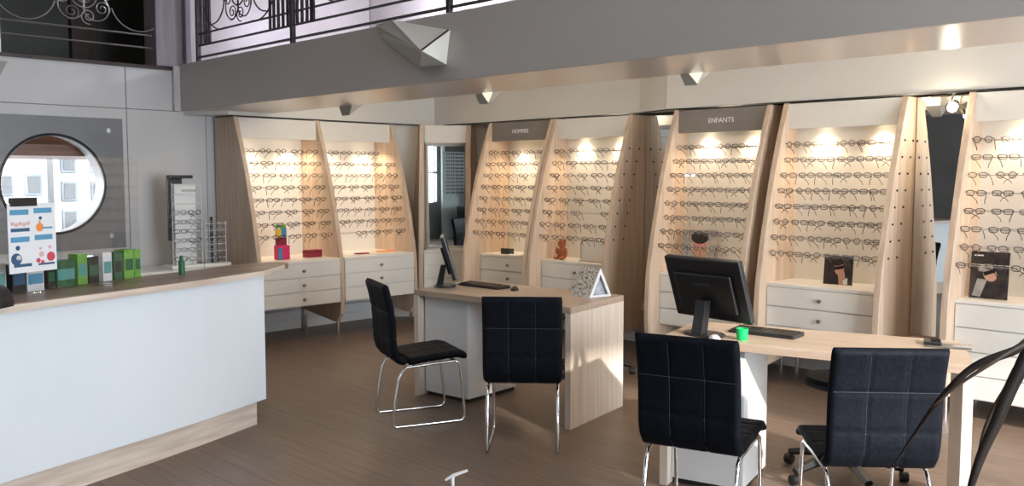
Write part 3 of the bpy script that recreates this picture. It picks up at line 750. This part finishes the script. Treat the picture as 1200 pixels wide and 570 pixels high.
# ------------------------------------------------------------------ desks
def desk(name, label, FL, FR, BR, BL, ped, H=.79):
    cx = sum(p[0] for p in (FL, FR, BR, BL)) / 4; cy = sum(p[1] for p in (FL, FR, BR, BL)) / 4
    ux = Vector((FR[0] - FL[0], FR[1] - FL[1])).normalized(); rz = math.atan2(ux.y, ux.x)
    r = empty(name, (cx, cy, 0), rz); tag(r, label, 'desk')
    def L(p):
        d = Vector((p[0] - cx, p[1] - cy)); return (d.x * math.cos(rz) + d.y * math.sin(rz), -d.x * math.sin(rz) + d.y * math.cos(rz))
    fl, fr, br, bl_ = map(L, (FL, FR, BR, BL))
    MB().prism([fl, fr, br, bl_], H - .042, H, .002).build('desktop', M['oak_h'], r)
    t = .042
    def inset(a, b_, s): return [a, b_, (b_[0] + s * t, b_[1]), (a[0] + s * t, a[1])]
    MB().prism(inset(fr, br, -1), 0, H - .0425, .002).build('end_panel', M['oak_desk'], r)
    MB().prism(inset(fl, bl_, 1), 0, H - .0425, .002).build('end_panel', M['oak_desk'], r)
    x0 = fl[0] + t + .002; w_, d0, d1 = ped
    p = MB().box(x0, x0 + w_, fl[1] + d0, fl[1] + d1, .03, H - .043, .002).build('pedestal', M['pedestal'], r)
    MB().box(x0 + .01, x0 + w_ - .01, fl[1] + d0 + .02, fl[1] + d1 - .01, 0, .029).build('plinth', M['tint'], p)
    # modesty board at the back edge side and three staff-side drawers
    for k in range(3):
        z0 = .05 + k * .23
        d = MB().box(x0 + .006, x0 + w_ - .006, fl[1] + d1 + .001, fl[1] + d1 + .018, z0, z0 + .222, .002).build('drawer', M['pedestal'], p)
        MB().box(x0 + w_ / 2 - .05, x0 + w_ / 2 + .05, fl[1] + d1 + .018, fl[1] + d1 + .035, z0 + .16, z0 + .17, .002).build('handle', M['steel'], d)
    MB().box(x0 + .004, x0 + w_ - .004, fl[1] + d0 - .004, fl[1] + d0 - .0005, .21, .74).build('front_board', M['pedestal'], p)
    return r
d1 = desk('desk', 'oak desk with white pedestal and house-shaped ornament, in the middle of the shop', (-5.11, 4.14), (-3.685, 4.25), (-3.82, 4.97), (-5.235, 4.83), (.43, .07, .60))
d2 = desk('desk', 'oak desk carrying the large monitor, nearest the camera on the right', (-2.69, 3.82), (-1.284, 4.176), (-1.53, 4.76), (-2.83, 4.36), (.38, .06, .50))

# ------------------------------------------------------------------ visitor chairs
W2 = .23
CURVE = [(.245, .425), (.235, .448), (.19, .458), (.10, .452), (0, .444), (-.08, .436), (-.14, .430)]
BACKC = [(-.15, .428), (-.195, .440), (-.222, .475), (-.236, .53), (-.240, .60), (-.243, .68), (-.252, .76), (-.268, .84), (-.288, .915), (-.295, .935)]
def resample(P, n):
    P = [Vector((0, a, b)) for a, b in P]; L = [0]
    for a, b in zip(P, P[1:]): L.append(L[-1] + (b - a).length)
    out = []
    for k in range(n + 1):
        s = L[-1] * k / n; i = 0
        while i < len(P) - 2 and L[i + 1] < s: i += 1
        t = (s - L[i]) / (L[i + 1] - L[i]); out.append(P[i].lerp(P[i + 1], t))
    return out
def pad_mesh(curve, seams_u, seams_v, name, parent, th=.022, nu=44, nv=36, thseg=None):
    P = resample(curve, nu); bm = bmesh.new()
    N = []
    for i in range(nu + 1):
        t = (P[min(i + 1, nu)] - P[max(i - 1, 0)]).normalized(); N.append(Vector((0, t.z, -t.y)) * -1)
    def groove(f, seams):
        g = 0
        for s_ in seams: g = max(g, math.exp(-((f - s_) / .016) ** 2))
        return g
    grid = {}
    for side in (1, -1):
        for i in range(nu + 1):
            fu = i / nu; eu = min(fu, 1 - fu) * (nu * .012) / .018
            for q in range(nv + 1):
                fv = q / nv; x = (fv * 2 - 1) * W2
                ev = min(fv, 1 - fv) * 2 * W2 / .022; e2 = min(fu, 1 - fu) * .52 / .022
                k1 = math.sqrt(max(0, 1 - (1 - min(1, ev)) ** 2)); k2 = math.sqrt(max(0, 1 - (1 - min(1, e2)) ** 2))
                gr = max(groove(fu, seams_u), groove(fv, seams_v))
                tt = th * k1 * k2 * (1 - .22 * gr) + .0015
                cx_ = 1 - .022 * (1 - k2)                    # rounded corners
                grid[side, i, q] = bm.verts.new(P[i] + N[i] * tt * side + Vector((x * cx_, 0, 0)))
    for side in (1, -1):
        for i in range(nu):
            for q in range(nv):
                f = [grid[side, i, q], grid[side, i + 1, q], grid[side, i + 1, q + 1], grid[side, i, q + 1]]
                bm.faces.new(f if side > 0 else f[::-1])
    for i in range(nu):
        for q in (0, nv): bm.faces.new((grid[1, i, q], grid[1, i + 1, q], grid[-1, i + 1, q], grid[-1, i, q]))
    for q in range(nv):
        for i in (0, nu): bm.faces.new((grid[1, i, q], grid[1, i, q + 1], grid[-1, i, q + 1], grid[-1, i, q]))
    bmesh.ops.recalc_face_normals(bm, faces=bm.faces)
    me = bpy.data.meshes.new(name); bm.to_mesh(me); bm.free(); me.materials.append(M['leather'])
    for p in me.polygons: p.use_smooth = True
    o = bpy.data.objects.new(name, me); col.objects.link(o); o.parent = parent
    # stitch lines on both faces
    st = MB()
    for side in (1, -1):
        d = th * .80 + .0015
        for s_ in seams_u:
            i = int(s_ * nu); st.tube([P[i] + N[i] * d * side + Vector((x, 0, 0)) for x in (-W2 * .93, 0, W2 * .93)], .0016, 4)
        for s_ in seams_v:
            x = (s_ * 2 - 1) * W2; st.tube([P[i] + N[i] * d * side + Vector((x, 0, 0)) for i in range(2, nu - 1, 2)], .0012, 4)
    st.build('stitching', M['stitch'], o)
    return o
def make_chair():
    r = empty('visitor_chair')
    pad_mesh(CURVE[::-1], (.33, .66), (.33, .67), 'seat', r)
    pad_mesh(BACKC, (.36, .66), (.33, .67), 'backrest', r)
    for s in (-1, 1):
        x = s * .205
        c = [(x, -.15, .395), (x, -.175, .375), (x, -.20, .33), (x, -.225, .20), (x, -.245, .06), (x, -.243, .025), (x, -.225, .012),
             (x, .0, .012), (x, .215, .012), (x, .238, .022), (x, .245, .05), (x, .232, .20), (x, .215, .36), (x, .205, .395), (x, .18, .412), (x, .02, .405)]
        MB().tube(c, .0095, 10, True).build('leg', M['chrome'], r, True)
    MB().tube([(-.205, -.12, .402), (.205, -.12, .402)], .009, 8).build('crossbar', M['chrome'], r, True)
    MB().tube([(-.205, .19, .405), (.205, .19, .405)], .009, 8).build('crossbar', M['chrome'], r, True)
    return r
ch = make_chair()
CHAIRS = [(-4.60, 3.77, 68, 'black quilted visitor chair seen from the side, left of the middle desk'),
      (-3.705, 3.85, 131, 'black quilted visitor chair seen from behind, in front of the middle desk'),
      (-2.215, 3.49, 106, 'black quilted visitor chair turned right, in front of the large monitor'),
      (-1.60, 3.79, 131, 'black quilted visitor chair nearest the right edge, beside the plant leaves')]
for i, (x, y, a, lb_) in enumerate(CHAIRS):
    o = ch if i == 0 else copy_tree(ch)
    o.location = (x, y, 0.0005); o.rotation_euler = (0, 0, math.radians(a - 90)); tag(o, lb_, 'chair', 'visitor chairs at the desks')

# swivel stools behind the desks
def make_stool():
    r = empty('swivel_stool')
    MB().lathe([(.02, .49), (.17, .495), (.205, .51), (.21, .53), (.19, .55), (.05, .555)], seg=28).build('seat', M['leather'], r, True)
    MB().cyl((0, 0, .32), .025, .34, 16).build('gas_lift', M['black'], r)
    MB().cyl((0, 0, .115), .04, .08, 16).build('hub', M['black'], r)
    for k in range(5):
        a = 2 * PI * k / 5 + .35; dx, dy = math.cos(a), math.sin(a)
        l = MB().tube([(dx * .03, dy * .03, .125), (dx * .18, dy * .18, .105), (dx * .31, dy * .31, .072)], .034, 6, taper=[1.1, .95, .7], flat=.8).build('base_arm', M['black'], r)
        c = MB(); c.cyl((0, 0, 0), .028, .045, 14, axis='X', bev=.004); co = c.build('caster', M['black'], l, True); co.location = (dx * .315, dy * .315, .0285); co.rotation_euler = (0, 0, a)
    return r
s1 = make_stool(); s1.location = (-2.06, 4.60, 0); s1.rotation_euler = (0, 0, .2); tag(s1, 'black swivel stool pushed under the nearer right-hand desk', 'stool', 'swivel stools behind the desks')
s2 = copy_tree(s1); s2.location = (-4.62, 5.62, 0); s2.rotation_euler = (0, 0, .45); tag(s2, 'black swivel stool behind the middle desk, one caster showing', 'stool', 'swivel stools behind the desks')

# ------------------------------------------------------------------ things on the desks
def monitor(loc_, face_deg, w_, h_, tilt, zc, label, basew=.2):
    r = empty('monitor', loc_, math.radians(face_deg + 90)); tag(r, label, 'monitor')   # local -y = screen side
    body = MB().box(-w_ / 2, w_ / 2, -.015, .02, -h_ / 2, h_ / 2, .008).build('housing', M['black'], r)
    body.location = (0, -.02, zc); body.rotation_euler = (math.radians(-tilt), 0, 0)
    MB().box(-w_ / 2 + .015, w_ / 2 - .015, -.0175, -.0152, -h_ / 2 + .025, h_ / 2 - .015).build('screen', M['screen'], body)
    MB().box(-w_ / 2 * .75, w_ / 2 * .75, .02, .04, -h_ / 2 * .7, h_ / 2 * .55, .008).build('back_shell', M['black'], body)
    MB().box(-.05, .05, .0405, .042, .03, .045).build('badge', M['stitch'], body)
    MB().sideprism([(.0, zc - .06), (.04, zc - .06), (.075, .012), (.025, .012)], -.035, .035, .003).build('stand', M['black'], r)
    m = MB(); m.prism([(basew / 2 * math.cos(a), .01 + .085 * math.sin(a)) for a in [2 * PI * k / 24 for k in range(24)]], .0, .013, .003); m.build('base', M['black'], r)
    return r
H = .7905
monitor((-2.545, 4.01, H), 83, .49, .345, 20, .245, 'large black monitor seen from behind on the nearer right-hand desk', .24)
monitor((-5.07, 4.42, H), 49, .40, .33, 17, .225, 'slim monitor seen edge-on with A-shaped stand on the middle desk', .20)
def keyboard(loc_, rz, w_, label):
    r = empty('keyboard', loc_, rz); tag(r, label, 'keyboard')
    MB().sideprism([(-.07, 0), (.07, 0), (.07, .022), (-.07, .012)], -w_ / 2, w_ / 2, .002).build('case', M['black'], r)
    m = MB()
    for a in range(15):
        for b_ in range(5):
            x = -w_ / 2 + .012 + a * (w_ - .024) / 15; y = -.058 + b_ * .0235
            zz = .0125 + .0715 * (y + .07) / .14 * .14
            m.box(x, x + (w_ - .024) / 15 - .003, y, y + .019, zz, zz + .006)
    m.build('keys', M['tint'], r)
    return r
keyboard((-2.33, 4.25, H), math.radians(0) + .10, .36, 'black keyboard behind the large monitor on the right-hand desk')
keyboard((-4.86, 4.61, H), .02, .42, 'black keyboard on the middle desk between monitor and mouse')
ms = empty('mouse', (-4.545, 4.62, H), .6); tag(ms, 'black computer mouse on the middle desk', 'mouse')
m = MB(); m.sph((0, 0, .0), .032, 18, (.95, 1.7, .95)); bmesh.ops.bisect_plane(m.bm, geom=m.bm.verts[:] + m.bm.edges[:] + m.bm.faces[:], plane_co=(0, 0, 0), plane_no=(0, 0, -1), clear_outer=True)
m.build('shell', M['black'], ms, True); MB().cyl((0, .028, .026), .006, .006, 12, axis='X').build('wheel', M['stitch'], ms)
gc = empty('pen_pot', (-2.335, 4.02, H)); tag(gc, 'small bright green cup beside the large monitor', 'cup')
MB().lathe([(.026, 0), (.031, .055), (.031, .058), (.027, .058), (.023, .006), (.002, .005)], seg=20).build('cup', M['green'], gc, True)
wt = empty('mouse', (-2.44, 3.93, H), .9); tag(wt, 'white mouse partly behind the black chair, below the large monitor', 'mouse')
m = MB(); m.sph((0, 0, .0), .030, 16, (.95, 1.6, .8)); bmesh.ops.bisect_plane(m.bm, geom=m.bm.verts[:] + m.bm.edges[:] + m.bm.faces[:], plane_co=(0, 0, 0), plane_no=(0, 0, -1), clear_outer=True)
m.build('shell', M['paper'], wt, True)
# phone and paper on the right end of desk 2
tr = empty('document_tray', (-1.52, 4.56, H), .3); tag(tr, 'flat silver tray with printed card at the right end of the near desk', 'tray')
MB().box(-.11, .10, -.06, .06, 0, .006, .002).build('plate', M['steel'], tr)
MB().box(.02, .10, -.045, .055, .0082, .0105).build('printed_card', M['photo_light'], tr)
ph = empty('phone', (-1.60, 4.565, H + .0085), .35); tag(ph, 'black phone lying on the silver tray', 'phone')
MB().box(-.04, .04, -.045, .06, 0, .011, .003).build('case', M['black'], ph); MB().box(-.036, .036, -.041, .056, .0111, .0116).build('screen', M['screen'], ph)

# A-shaped house ornament
ho = empty('house_ornament', (-3.965, 4.79, H), math.radians(80)); tag(ho, 'white A-shaped house ornament with speckled roof on the middle desk', 'ornament')
hw, hh, ln = .10, .20, .20
# triangle in local x-z plane, length along y (front at -y)
def tri_ring(y0, y1, s_out, s_in, nm, m):
    def T(s_): return [(-hw * s_, 0 + (1 - s_) * .05), (hw * s_, 0 + (1 - s_) * .05), (0, hh * s_ + (1 - s_) * .05)]
    o_, i_ = T(s_out), T(s_in)
    vs = [(x, y0, z) for x, z in o_] + [(x, y0, z) for x, z in i_] + [(x, y1, z) for x, z in o_] + [(x, y1, z) for x, z in i_]
    f = []
    for k in range(3):
        q = (k + 1) % 3
        f += [(k, q, 3 + q, 3 + k), (6 + k, 9 + k, 9 + q, 6 + q), (k, 6 + k, 6 + q, q), (3 + k, 3 + q, 9 + q, 9 + k)]
    return MB().poly(vs, f).build(nm, m, ho)
tri_ring(-.10, -.085, 1.0, .72, 'front_frame', M['paper'])
for s in (-1, 1):
    MB().poly([(s * hw, -.084, 0), (0, -.084, hh), (0, .10, hh), (s * hw, .10, 0), (s * (hw - .008), -.084, 0.002), (0, -.084, hh - .012), (0, .10, hh - .012), (s * (hw - .008), .10, .002)],
              [(0, 1, 2, 3), (4, 7, 6, 5), (0, 4, 5, 1), (1, 5, 6, 2), (2, 6, 7, 3), (3, 7, 4, 0)]).build('roof', M['speckle'], ho)
MB().poly([(-hw + .012, -.070, 0.002), (hw - .012, -.070, 0.002), (0, -.070, hh - .024), (-hw + .012, -.066, 0.002), (hw - .012, -.066, 0.002), (0, -.066, hh - .024)], [(0, 1, 2), (5, 4, 3), (0, 3, 4, 1), (1, 4, 5, 2), (2, 5, 3, 0)]).build('inner_picture', M['pale_blue'], ho)

# ------------------------------------------------------------------ things on the bay shelves
ZS = .8005
db = empty('card_display', (-7.80, 4.66, ZS), PI / 2); tag(db, 'multicoloured card display, blue yellow and magenta, in the leftmost bay', 'display')
MB().box(-.065, .065, -.04, .04, 0, .14, .003).build('carton', M['magenta'], db)
MB().box(-.065, -.02, -.042, -.041, .0, .12).build('blue_side', M['cyan'], db)
MB().box(-.055, .055, .0, .03, .14, .22, .002).build('dark_sleeve', M['crimson'], db)
MB().box(-.055, .0, .0, .03, .2205, .30, .002).build('yellow_card', M['yellow'], db); MB().box(.001, .055, .0, .03, .2205, .31, .002).build('blue_card', M['cyan'], db)
MB().box(-.05, .05, .002, .028, .3105, .34, .002).build('top_card', M['leafgreen'], db)
cb = empty('glasses_case', (-7.82, 5.02, ZS), PI / 2 + .1); tag(cb, 'crimson box on the shelf of the leftmost bay', 'box')
MB().box(-.085, .085, -.05, .05, 0, .075, .006).build('case', M['crimson'], cb); MB().box(-.087, .087, -.052, .052, .052, .056).build('lid_seam', M['tint'], cb)
tag(MB().box(-.07, .07, -.04, .04, 0, .01, .002).build('glasses_tray', M['crimson'], None, False, (-7.78, 5.60, ZS), PI / 2), 'flat dark red tray at the left of the second bay shelf', 'tray')
tag(MB().box(-.10, .10, -.05, .05, 0, .008, .002).build('leaflet', M['orange'], None, False, (-7.86, 5.98, ZS), PI / 2), 'orange leaflet at the right of the second bay shelf', 'leaflet')
tag(MB().box(-.07, .07, -.03, .03, 0, .06, .004).build('tester_block', M['tint'], None, False, (-6.66, 6.66, ZS), 0), 'small dark block on the shelf beneath the narrower grey header', 'box')
lf = empty('leaflet', (-6.42, 6.60, ZS), .2); tag(lf, 'open leaflet lying under the narrower grey header', 'leaflet')
MB().box(-.15, .0, -.06, .06, 0, .008, .002).build('left_page', M['paper'], lf); MB().box(.001, .15, -.06, .06, 0, .010, .002).build('right_page', M['photo_light'], lf)
be = empty('teddy_bear', (-5.83, 6.60, ZS)); tag(be, 'small rusty brown bear on the shelf of the bay behind the first desk', 'toy')
m = MB(); m.sph((0, 0, .065), .06, 16, (.85, .75, 1.05)); m.sph((0, -.01, .155), .042, 16); m.sph((-.03, 0, .19), .014, 10); m.sph((.03, 0, .19), .014, 10)
for s in (-1, 1): m.sph((s * .055, -.02, .085), .022, 10, (.8, .8, 1.6)); m.sph((s * .035, -.055, .022), .023, 10, (.9, 1.5, .9))
m.sph((0, -.045, .147), .016, 10); m.build('body', M['bear'], be, True)
for s in (-1, 1): MB().sph((s * .014, -.05, .165), .005, 8).build('eye', M['black'], be)
ar = empty('arched_stand', (-5.42, 6.60, ZS)); tag(ar, 'pale arched frame on the shelf of the bay behind the first desk', 'frame')
pts = [(-.17, 0, .0), (-.17, 0, .16)] + [(-.17 + .05 * (1 - math.cos(a)), 0, .16 + .05 * math.sin(a)) for a in (.5, 1.0, 1.5)] + [(.17 - .05 * (1 - math.cos(a)), 0, .16 + .05 * math.sin(a)) for a in (1.5, 1.0, .5)] + [(.17, 0, .16), (.17, 0, 0)]
MB().tube(pts, .008, 8).build('hoop', M['chrome'], ar, True); MB().box(-.165, .165, .0, .006, .01, .195).build('panel', M['back'], ar); MB().box(-.18, .18, -.03, .04, 0, .009, .002).build('base', M['oak_v'], ar)

def portrait(loc_, rz, w_, h_, bg, label, kind):
    r = empty('portrait_card', loc_, rz); tag(r, label, 'photo card')
    c = MB().box(-w_ / 2, w_ / 2, 0, .008, 0, h_).build('card', bg, r); c.rotation_euler = (math.radians(-7), 0, 0)
    def flat(pts, m, nm, y=-.001):
        n = len(pts); v = [(x, y, z) for x, z in pts] + [(x, -.0002, z) for x, z in pts]
        f = [tuple(range(n)), tuple(range(2 * n - 1, n - 1, -1))] + [(i, (i + 1) % n, n + (i + 1) % n, n + i) for i in range(n)]
        MB().poly(v, f).build(nm, m, c)
    def ell(cx, cz, a, b_, rot=0, n=20): return [(cx + a * math.cos(t) * math.cos(rot) - b_ * math.sin(t) * math.sin(rot), cz + a * math.cos(t) * math.sin(rot) + b_ * math.sin(t) * math.cos(rot)) for t in [2 * PI * k / n for k in range(n)]]
    W_, H_ = w_, h_
    if kind == 'boy':
        flat([(-.4 * W_, .001), (.4 * W_, .001), (.33 * W_, .25 * H_), (.12 * W_, .34 * H_), (-.12 * W_, .34 * H_), (-.33 * W_, .25 * H_)], M['photo_dark'], 'printed_shirt', -.0012)
        flat(ell(0, .60 * H_, .20 * W_, .27 * H_), M['skin'], 'printed_face', -.0016); flat(ell(0, .82 * H_, .24 * W_, .15 * H_), M['hair'], 'printed_hair', -.0020)
        for s in (-1, 1):
            flat(ell(s * .09 * W_, .63 * H_, .085 * W_, .05 * H_), M['redprint'], 'printed_glasses', -.0024)
            flat(ell(s * .09 * W_, .63 * H_, .06 * W_, .032 * H_), M['pinkprint'], 'printed_lens', -.0028)
    elif kind == 'shade':
        flat(ell(.03 * W_, .55 * H_, .17 * W_, .24 * H_, .15), M['skin'], 'printed_face', -.0016)
        flat([(.0, .35 * H_), (.22 * W_, .45 * H_), (.30 * W_, .001), (.05 * W_, .001)], M['skin'], 'printed_hand', -.0020)
        flat(ell(-.02 * W_, .76 * H_, .24 * W_, .12 * H_, .2), M['hair'], 'printed_hair', -.0024)
        flat([(-.16 * W_, .58 * H_), (.19 * W_, .66 * H_), (.19 * W_, .55 * H_), (-.14 * W_, .48 * H_)], M['fr_black'], 'printed_sunglasses', -.0028)
        flat([(.18 * W_, .15 * H_), (.34 * W_, .25 * H_), (.34 * W_, .02 * H_), (.2 * W_, .02 * H_)], M['paper'], 'printed_cuff', -.0028)
    else:
        flat([(-.42 * W_, .05 * H_), (-.3 * W_, .42 * H_), (-.05 * W_, .40 * H_), (-.2 * W_, .03 * H_)], M['photo_light'], 'printed_jacket', -.0012)
        flat(ell(.02 * W_, .52 * H_, .17 * W_, .16 * H_, .5), M['skin'], 'printed_face', -.0016)
        flat(ell(-.10 * W_, .66 * H_, .22 * W_, .08 * H_, .3), M['photo_light'], 'printed_hair', -.0020)
        flat([(-.16 * W_, .56 * H_), (.14 * W_, .64 * H_), (.16 * W_, .57 * H_), (-.12 * W_, .48 * H_)], M['fr_black'], 'printed_glasses', -.0024)
        flat([(-.42 * W_, .93 * H_), (-.18 * W_, .93 * H_), (-.18 * W_, .90 * H_), (-.42 * W_, .90 * H_)], M['paper'], 'printed_caption', -.0024)
portrait((-4.235, 6.56, ZS), .5, .30, .36, M['photo_light'], 'portrait card of a child in red glasses in the ENFANTS bay', 'boy')
portrait((-2.99, 6.52, ZS), .12, .215, .225, M['photo_dark'], 'dark portrait card of a person in sunglasses, right of the ENFANTS bay', 'shade')
portrait((-1.925, 6.47, ZS), .05, .235, .315, M['photo_dark'], 'large dark portrait card of a person in glasses in the rightmost bay', 'large')

# ------------------------------------------------------------------ potted plant at the right edge
pt = empty('potted_plant', (-.52, 2.38, 0)); tag(pt, 'dark strap-leaved potted plant reaching in from the right edge', 'plant')
MB().lathe([(.13, 0), (.17, .30), (.18, .34), (.165, .34), (.15, .30), (.05, .29)], seg=28).build('pot', M['pot'], pt, True)
MB().cyl((0, 0, .305), .155, .01, 24).build('soil', M['soil'], pt)
MB().tube([(0, 0, .30), (.02, .01, .6), (.01, 0, .9), (.03, .02, 1.02)], .022, 8, taper=[1.2, 1, .9, .7]).build('stem', M['leaf2'], pt, True)
FW = Vector((math.cos(yaw), math.sin(yaw), 0)); RT = Vector((math.sin(yaw), -math.cos(yaw), 0))
def leaf(pts, wid, m):
    P = [Vector(p) for p in pts]
    Q = []
    for k in range(len(P) - 1):           # Catmull-Rom smoothing
        p0, p1, p2, p3 = P[max(k - 1, 0)], P[k], P[k + 1], P[min(k + 2, len(P) - 1)]
        for q in range(6):
            t = q / 6; Q.append(.5 * ((2 * p1) + (p2 - p0) * t + (2 * p0 - 5 * p1 + 4 * p2 - p3) * t * t + (3 * p1 - p0 - 3 * p2 + p3) * t ** 3))
    Q.append(P[-1]); n = len(Q); mb = MB(); L_, R_, C2 = [], [], []
    for i, q in enumerate(Q):
        t = (Q[min(i + 1, n - 1)] - Q[max(i - 1, 0)]).normalized()
        side = t.cross(FW * .8 + Vector((0, 0, .5))).normalized(); f = i / (n - 1)
        w_ = wid * (min(1, .35 + 3 * f) * (1 - f ** 2.2)) + .0008
        L_.append(mb.bm.verts.new(q + side * w_)); R_.append(mb.bm.verts.new(q - side * w_)); C2.append(mb.bm.verts.new(q + t.cross(side) * w_ * .35))
    for i in range(n - 1):
        mb.bm.faces.new((L_[i], C2[i], C2[i + 1], L_[i + 1])); mb.bm.faces.new((C2[i], R_[i], R_[i + 1], C2[i + 1]))
    o = mb.build('leaf', m, pt, True); sm = o.modifiers.new('thick', 'SOLIDIFY'); sm.thickness = .0025; return o
def LP(px, py, d):       # world point at lateral/height chosen for the leaf, relative to the pot
    lat = (px - CX) / F_PX * d; z = CH - (py - HY) / F_PX * d
    w_ = FW * d + RT * lat; return (w_.x + .52, w_.y - 2.38, z)
crown = (.03, .02, 1.0)
leaf([crown, LP(1235, 400, 2.2), LP(1195, 414, 2.2), LP(1150, 432, 2.2), LP(1118, 462, 2.2), LP(1090, 500, 2.22), LP(1055, 555, 2.25)], .017, M['leaf'])
leaf([crown, LP(1240, 395, 2.1), LP(1205, 408, 2.05), LP(1175, 425, 2.0), LP(1135, 452, 2.0), LP(1100, 482, 2.0)], .009, M['leaf2'])
leaf([crown, LP(1225, 415, 2.1), LP(1200, 445, 2.1), LP(1178, 500, 2.1), LP(1160, 545, 2.1), LP(1148, 590, 2.1), LP(1140, 640, 2.12)], .022, M['leaf'])
leaf([crown, LP(1215, 425, 2.3), LP(1185, 465, 2.3), LP(1168, 500, 2.3), LP(1160, 530, 2.3), LP(1155, 560, 2.3)], .011, M['leaf2'])
leaf([crown, (.2, -.1, 1.3), (.45, -.15, 1.35), (.7, -.2, 1.1)], .022, M['leaf'])
leaf([crown, (.2, .25, 1.25), (.4, .5, 1.25), (.55, .7, .95)], .022, M['leaf'])
leaf([crown, (.05, .2, 1.2), (.15, .5, 1.15), (.2, .7, .8)], .022, M['leaf'])

# white angled hook near the bottom edge
hk = empty('display_hook', (-3.06, 2.70, 0)); tag(hk, 'white angled hook end rising at the bottom edge of the picture', 'hook')
MB().tube([(0, 0, .008), (0, 0, .215), (.004, .002, .23)], .008, 8).build('stem', M['paper'], hk, True)
MB().tube([(-.022, -.026, .210), (.004, .002, .232), (.052, .046, .256)], .008, 8, taper=[.7, 1.1, .8]).build('arm', M['paper'], hk, True)
MB().cyl((0, 0, .004), .05, .008, 24, bev=.002).build('base', M['paper'], hk)

# ------------------------------------------------------------------ dark sunglasses rack behind the camera (seen in the corner mirror)
sr = empty('sunglasses_rack', (1.3, -3.05, 0), math.radians(180 + 0)); tag(sr, 'tall black rack of sunglasses reflected in the corner mirror', 'display rack')
MB().box(-1.2, .78, -.0, .06, .0, 2.45, .005).build('back_panel', M['rack_board'], sr)
MB().box(-1.2, .78, -.10, -.001, 2.25, 2.45, .005).build('header', M['black'], sr)
for z in [1.18 + .09 * k for k in range(12)]: MB().box(-1.18, .76, -.03, -.001, z - .012, z).build('shelf_strip', M['steel'], sr)
sg_ = MB()
for z in [1.18 + .09 * k for k in range(12)]:
    for k in range(12):
        for q in (-1, 1): sg_.sph((-1.08 + .155 * k + q * .033, -.035, z + .024), .030, 8, (1, .35, .75))
sgo = sg_.build('sunglasses', M['tint'], None, False, (1.3, -3.05, 0), PI); tag(sgo, 'rows of dark sunglasses on the black rack, seen only in the corner mirror', 'sunglasses', None, 'stuff')
ct = empty('display_counter', (1.35, -2.55, 0), PI); tag(ct, 'low dark counter with cards in front of the sunglasses rack, seen in the corner mirror', 'counter')
MB().box(-1.0, .62, -.2, .2, 0, .86, .01).build('body', M['black'], ct)
for x in (.42, .15, .30): MB().box(x, x + .10, -.206, -.201, .30 + .9 * (x - .15), .45 + .9 * (x - .15)).build('price_card', M['paper'], ct)
q = MB().box(-.28, .02, -.01, .012, 0, .42, .004).build('tilted_board', M['blueprint'], ct); q.location = (0, -.1, .862); q.rotation_euler = (0, math.radians(14), 0)

# ------------------------------------------------------------------ lights
wd = bpy.data.worlds.new('world'); scn.world = wd; wd.use_nodes = True
bg = wd.node_tree.nodes['Background']; bg.inputs[0].default_value = (.82, .90, .97, 1); bg.inputs[1].default_value = 13
def portal(loc_, rot, sx, sy):
    l = bpy.data.lights.new('window_portal', 'AREA'); l.shape = 'RECTANGLE'; l.size = sx; l.size_y = sy; l.cycles.is_portal = True
    o = bpy.data.objects.new('window_portal', l); col.objects.link(o); o.location = loc_; o.rotation_euler = rot
portal((XR + .1, 3.75, 1.78), (0, PI / 2, 0), 3.25, 3.7)
portal((.38, YF - .1, 1.7), (-PI / 2, 0, 0), .56, 1.6)
sun = bpy.data.lights.new('sun', 'SUN'); sun.energy = 5.0; sun.angle = math.radians(1.5); sun.color = (1, .93, .84)
so = bpy.data.objects.new('sun', sun); col.objects.link(so)
dirv = Vector((-1, .30, -.42)); so.rotation_euler = dirv.to_track_quat('-Z', 'Y').to_euler()
# wedge and gallery lamps, then added warm fill over the hall
def area(name, loc_, rot, s, e, c=(1, .9, .78)):
    l = bpy.data.lights.new(name, 'AREA'); l.size = s; l.energy = e; l.color = c
    o = bpy.data.objects.new(name, l); col.objects.link(o); o.location = loc_; o.rotation_euler = rot
for x in (-3.1, -4.93, -6.72, -1.2):
    p = bpy.data.lights.new('wedge_light', 'POINT'); p.energy = 9; p.color = (1, .86, .66); p.shadow_soft_size = .06
    o = bpy.data.objects.new('wedge_light', p); col.objects.link(o); o.location = (x, 4.98, 2.36)
gl = bpy.data.lights.new('gallery_light', 'POINT'); gl.energy = 50; gl.color = (.85, .82, 1); gl.shadow_soft_size = .1
o = bpy.data.objects.new('gallery_light', gl); col.objects.link(o); o.location = (-6.9, 5.6, 3.35)
for (x, y) in ((-5.5, 1.2), (-2.2, 1.2), (-5.5, -1.5), (.6, 2.6)):
    area('hall_fill', (x, y, ZT - .05), (0, 0, 0), .6, 9)  # unseen fill added to warm the floor and beam, no fixtures modelled
p = bpy.data.lights.new('mirror_spot', 'POINT'); p.energy = 4; p.color = (1, .88, .65); p.shadow_soft_size = .04
o = bpy.data.objects.new('mirror_spot', p); col.objects.link(o); o.location = (-2.23, 6.50, 2.06)

scn.view_settings.view_transform = 'Standard'; scn.view_settings.look = 'None'; scn.view_settings.gamma = 1; scn.view_settings.use_curve_mapping = False
scn.view_settings.exposure = 0.42
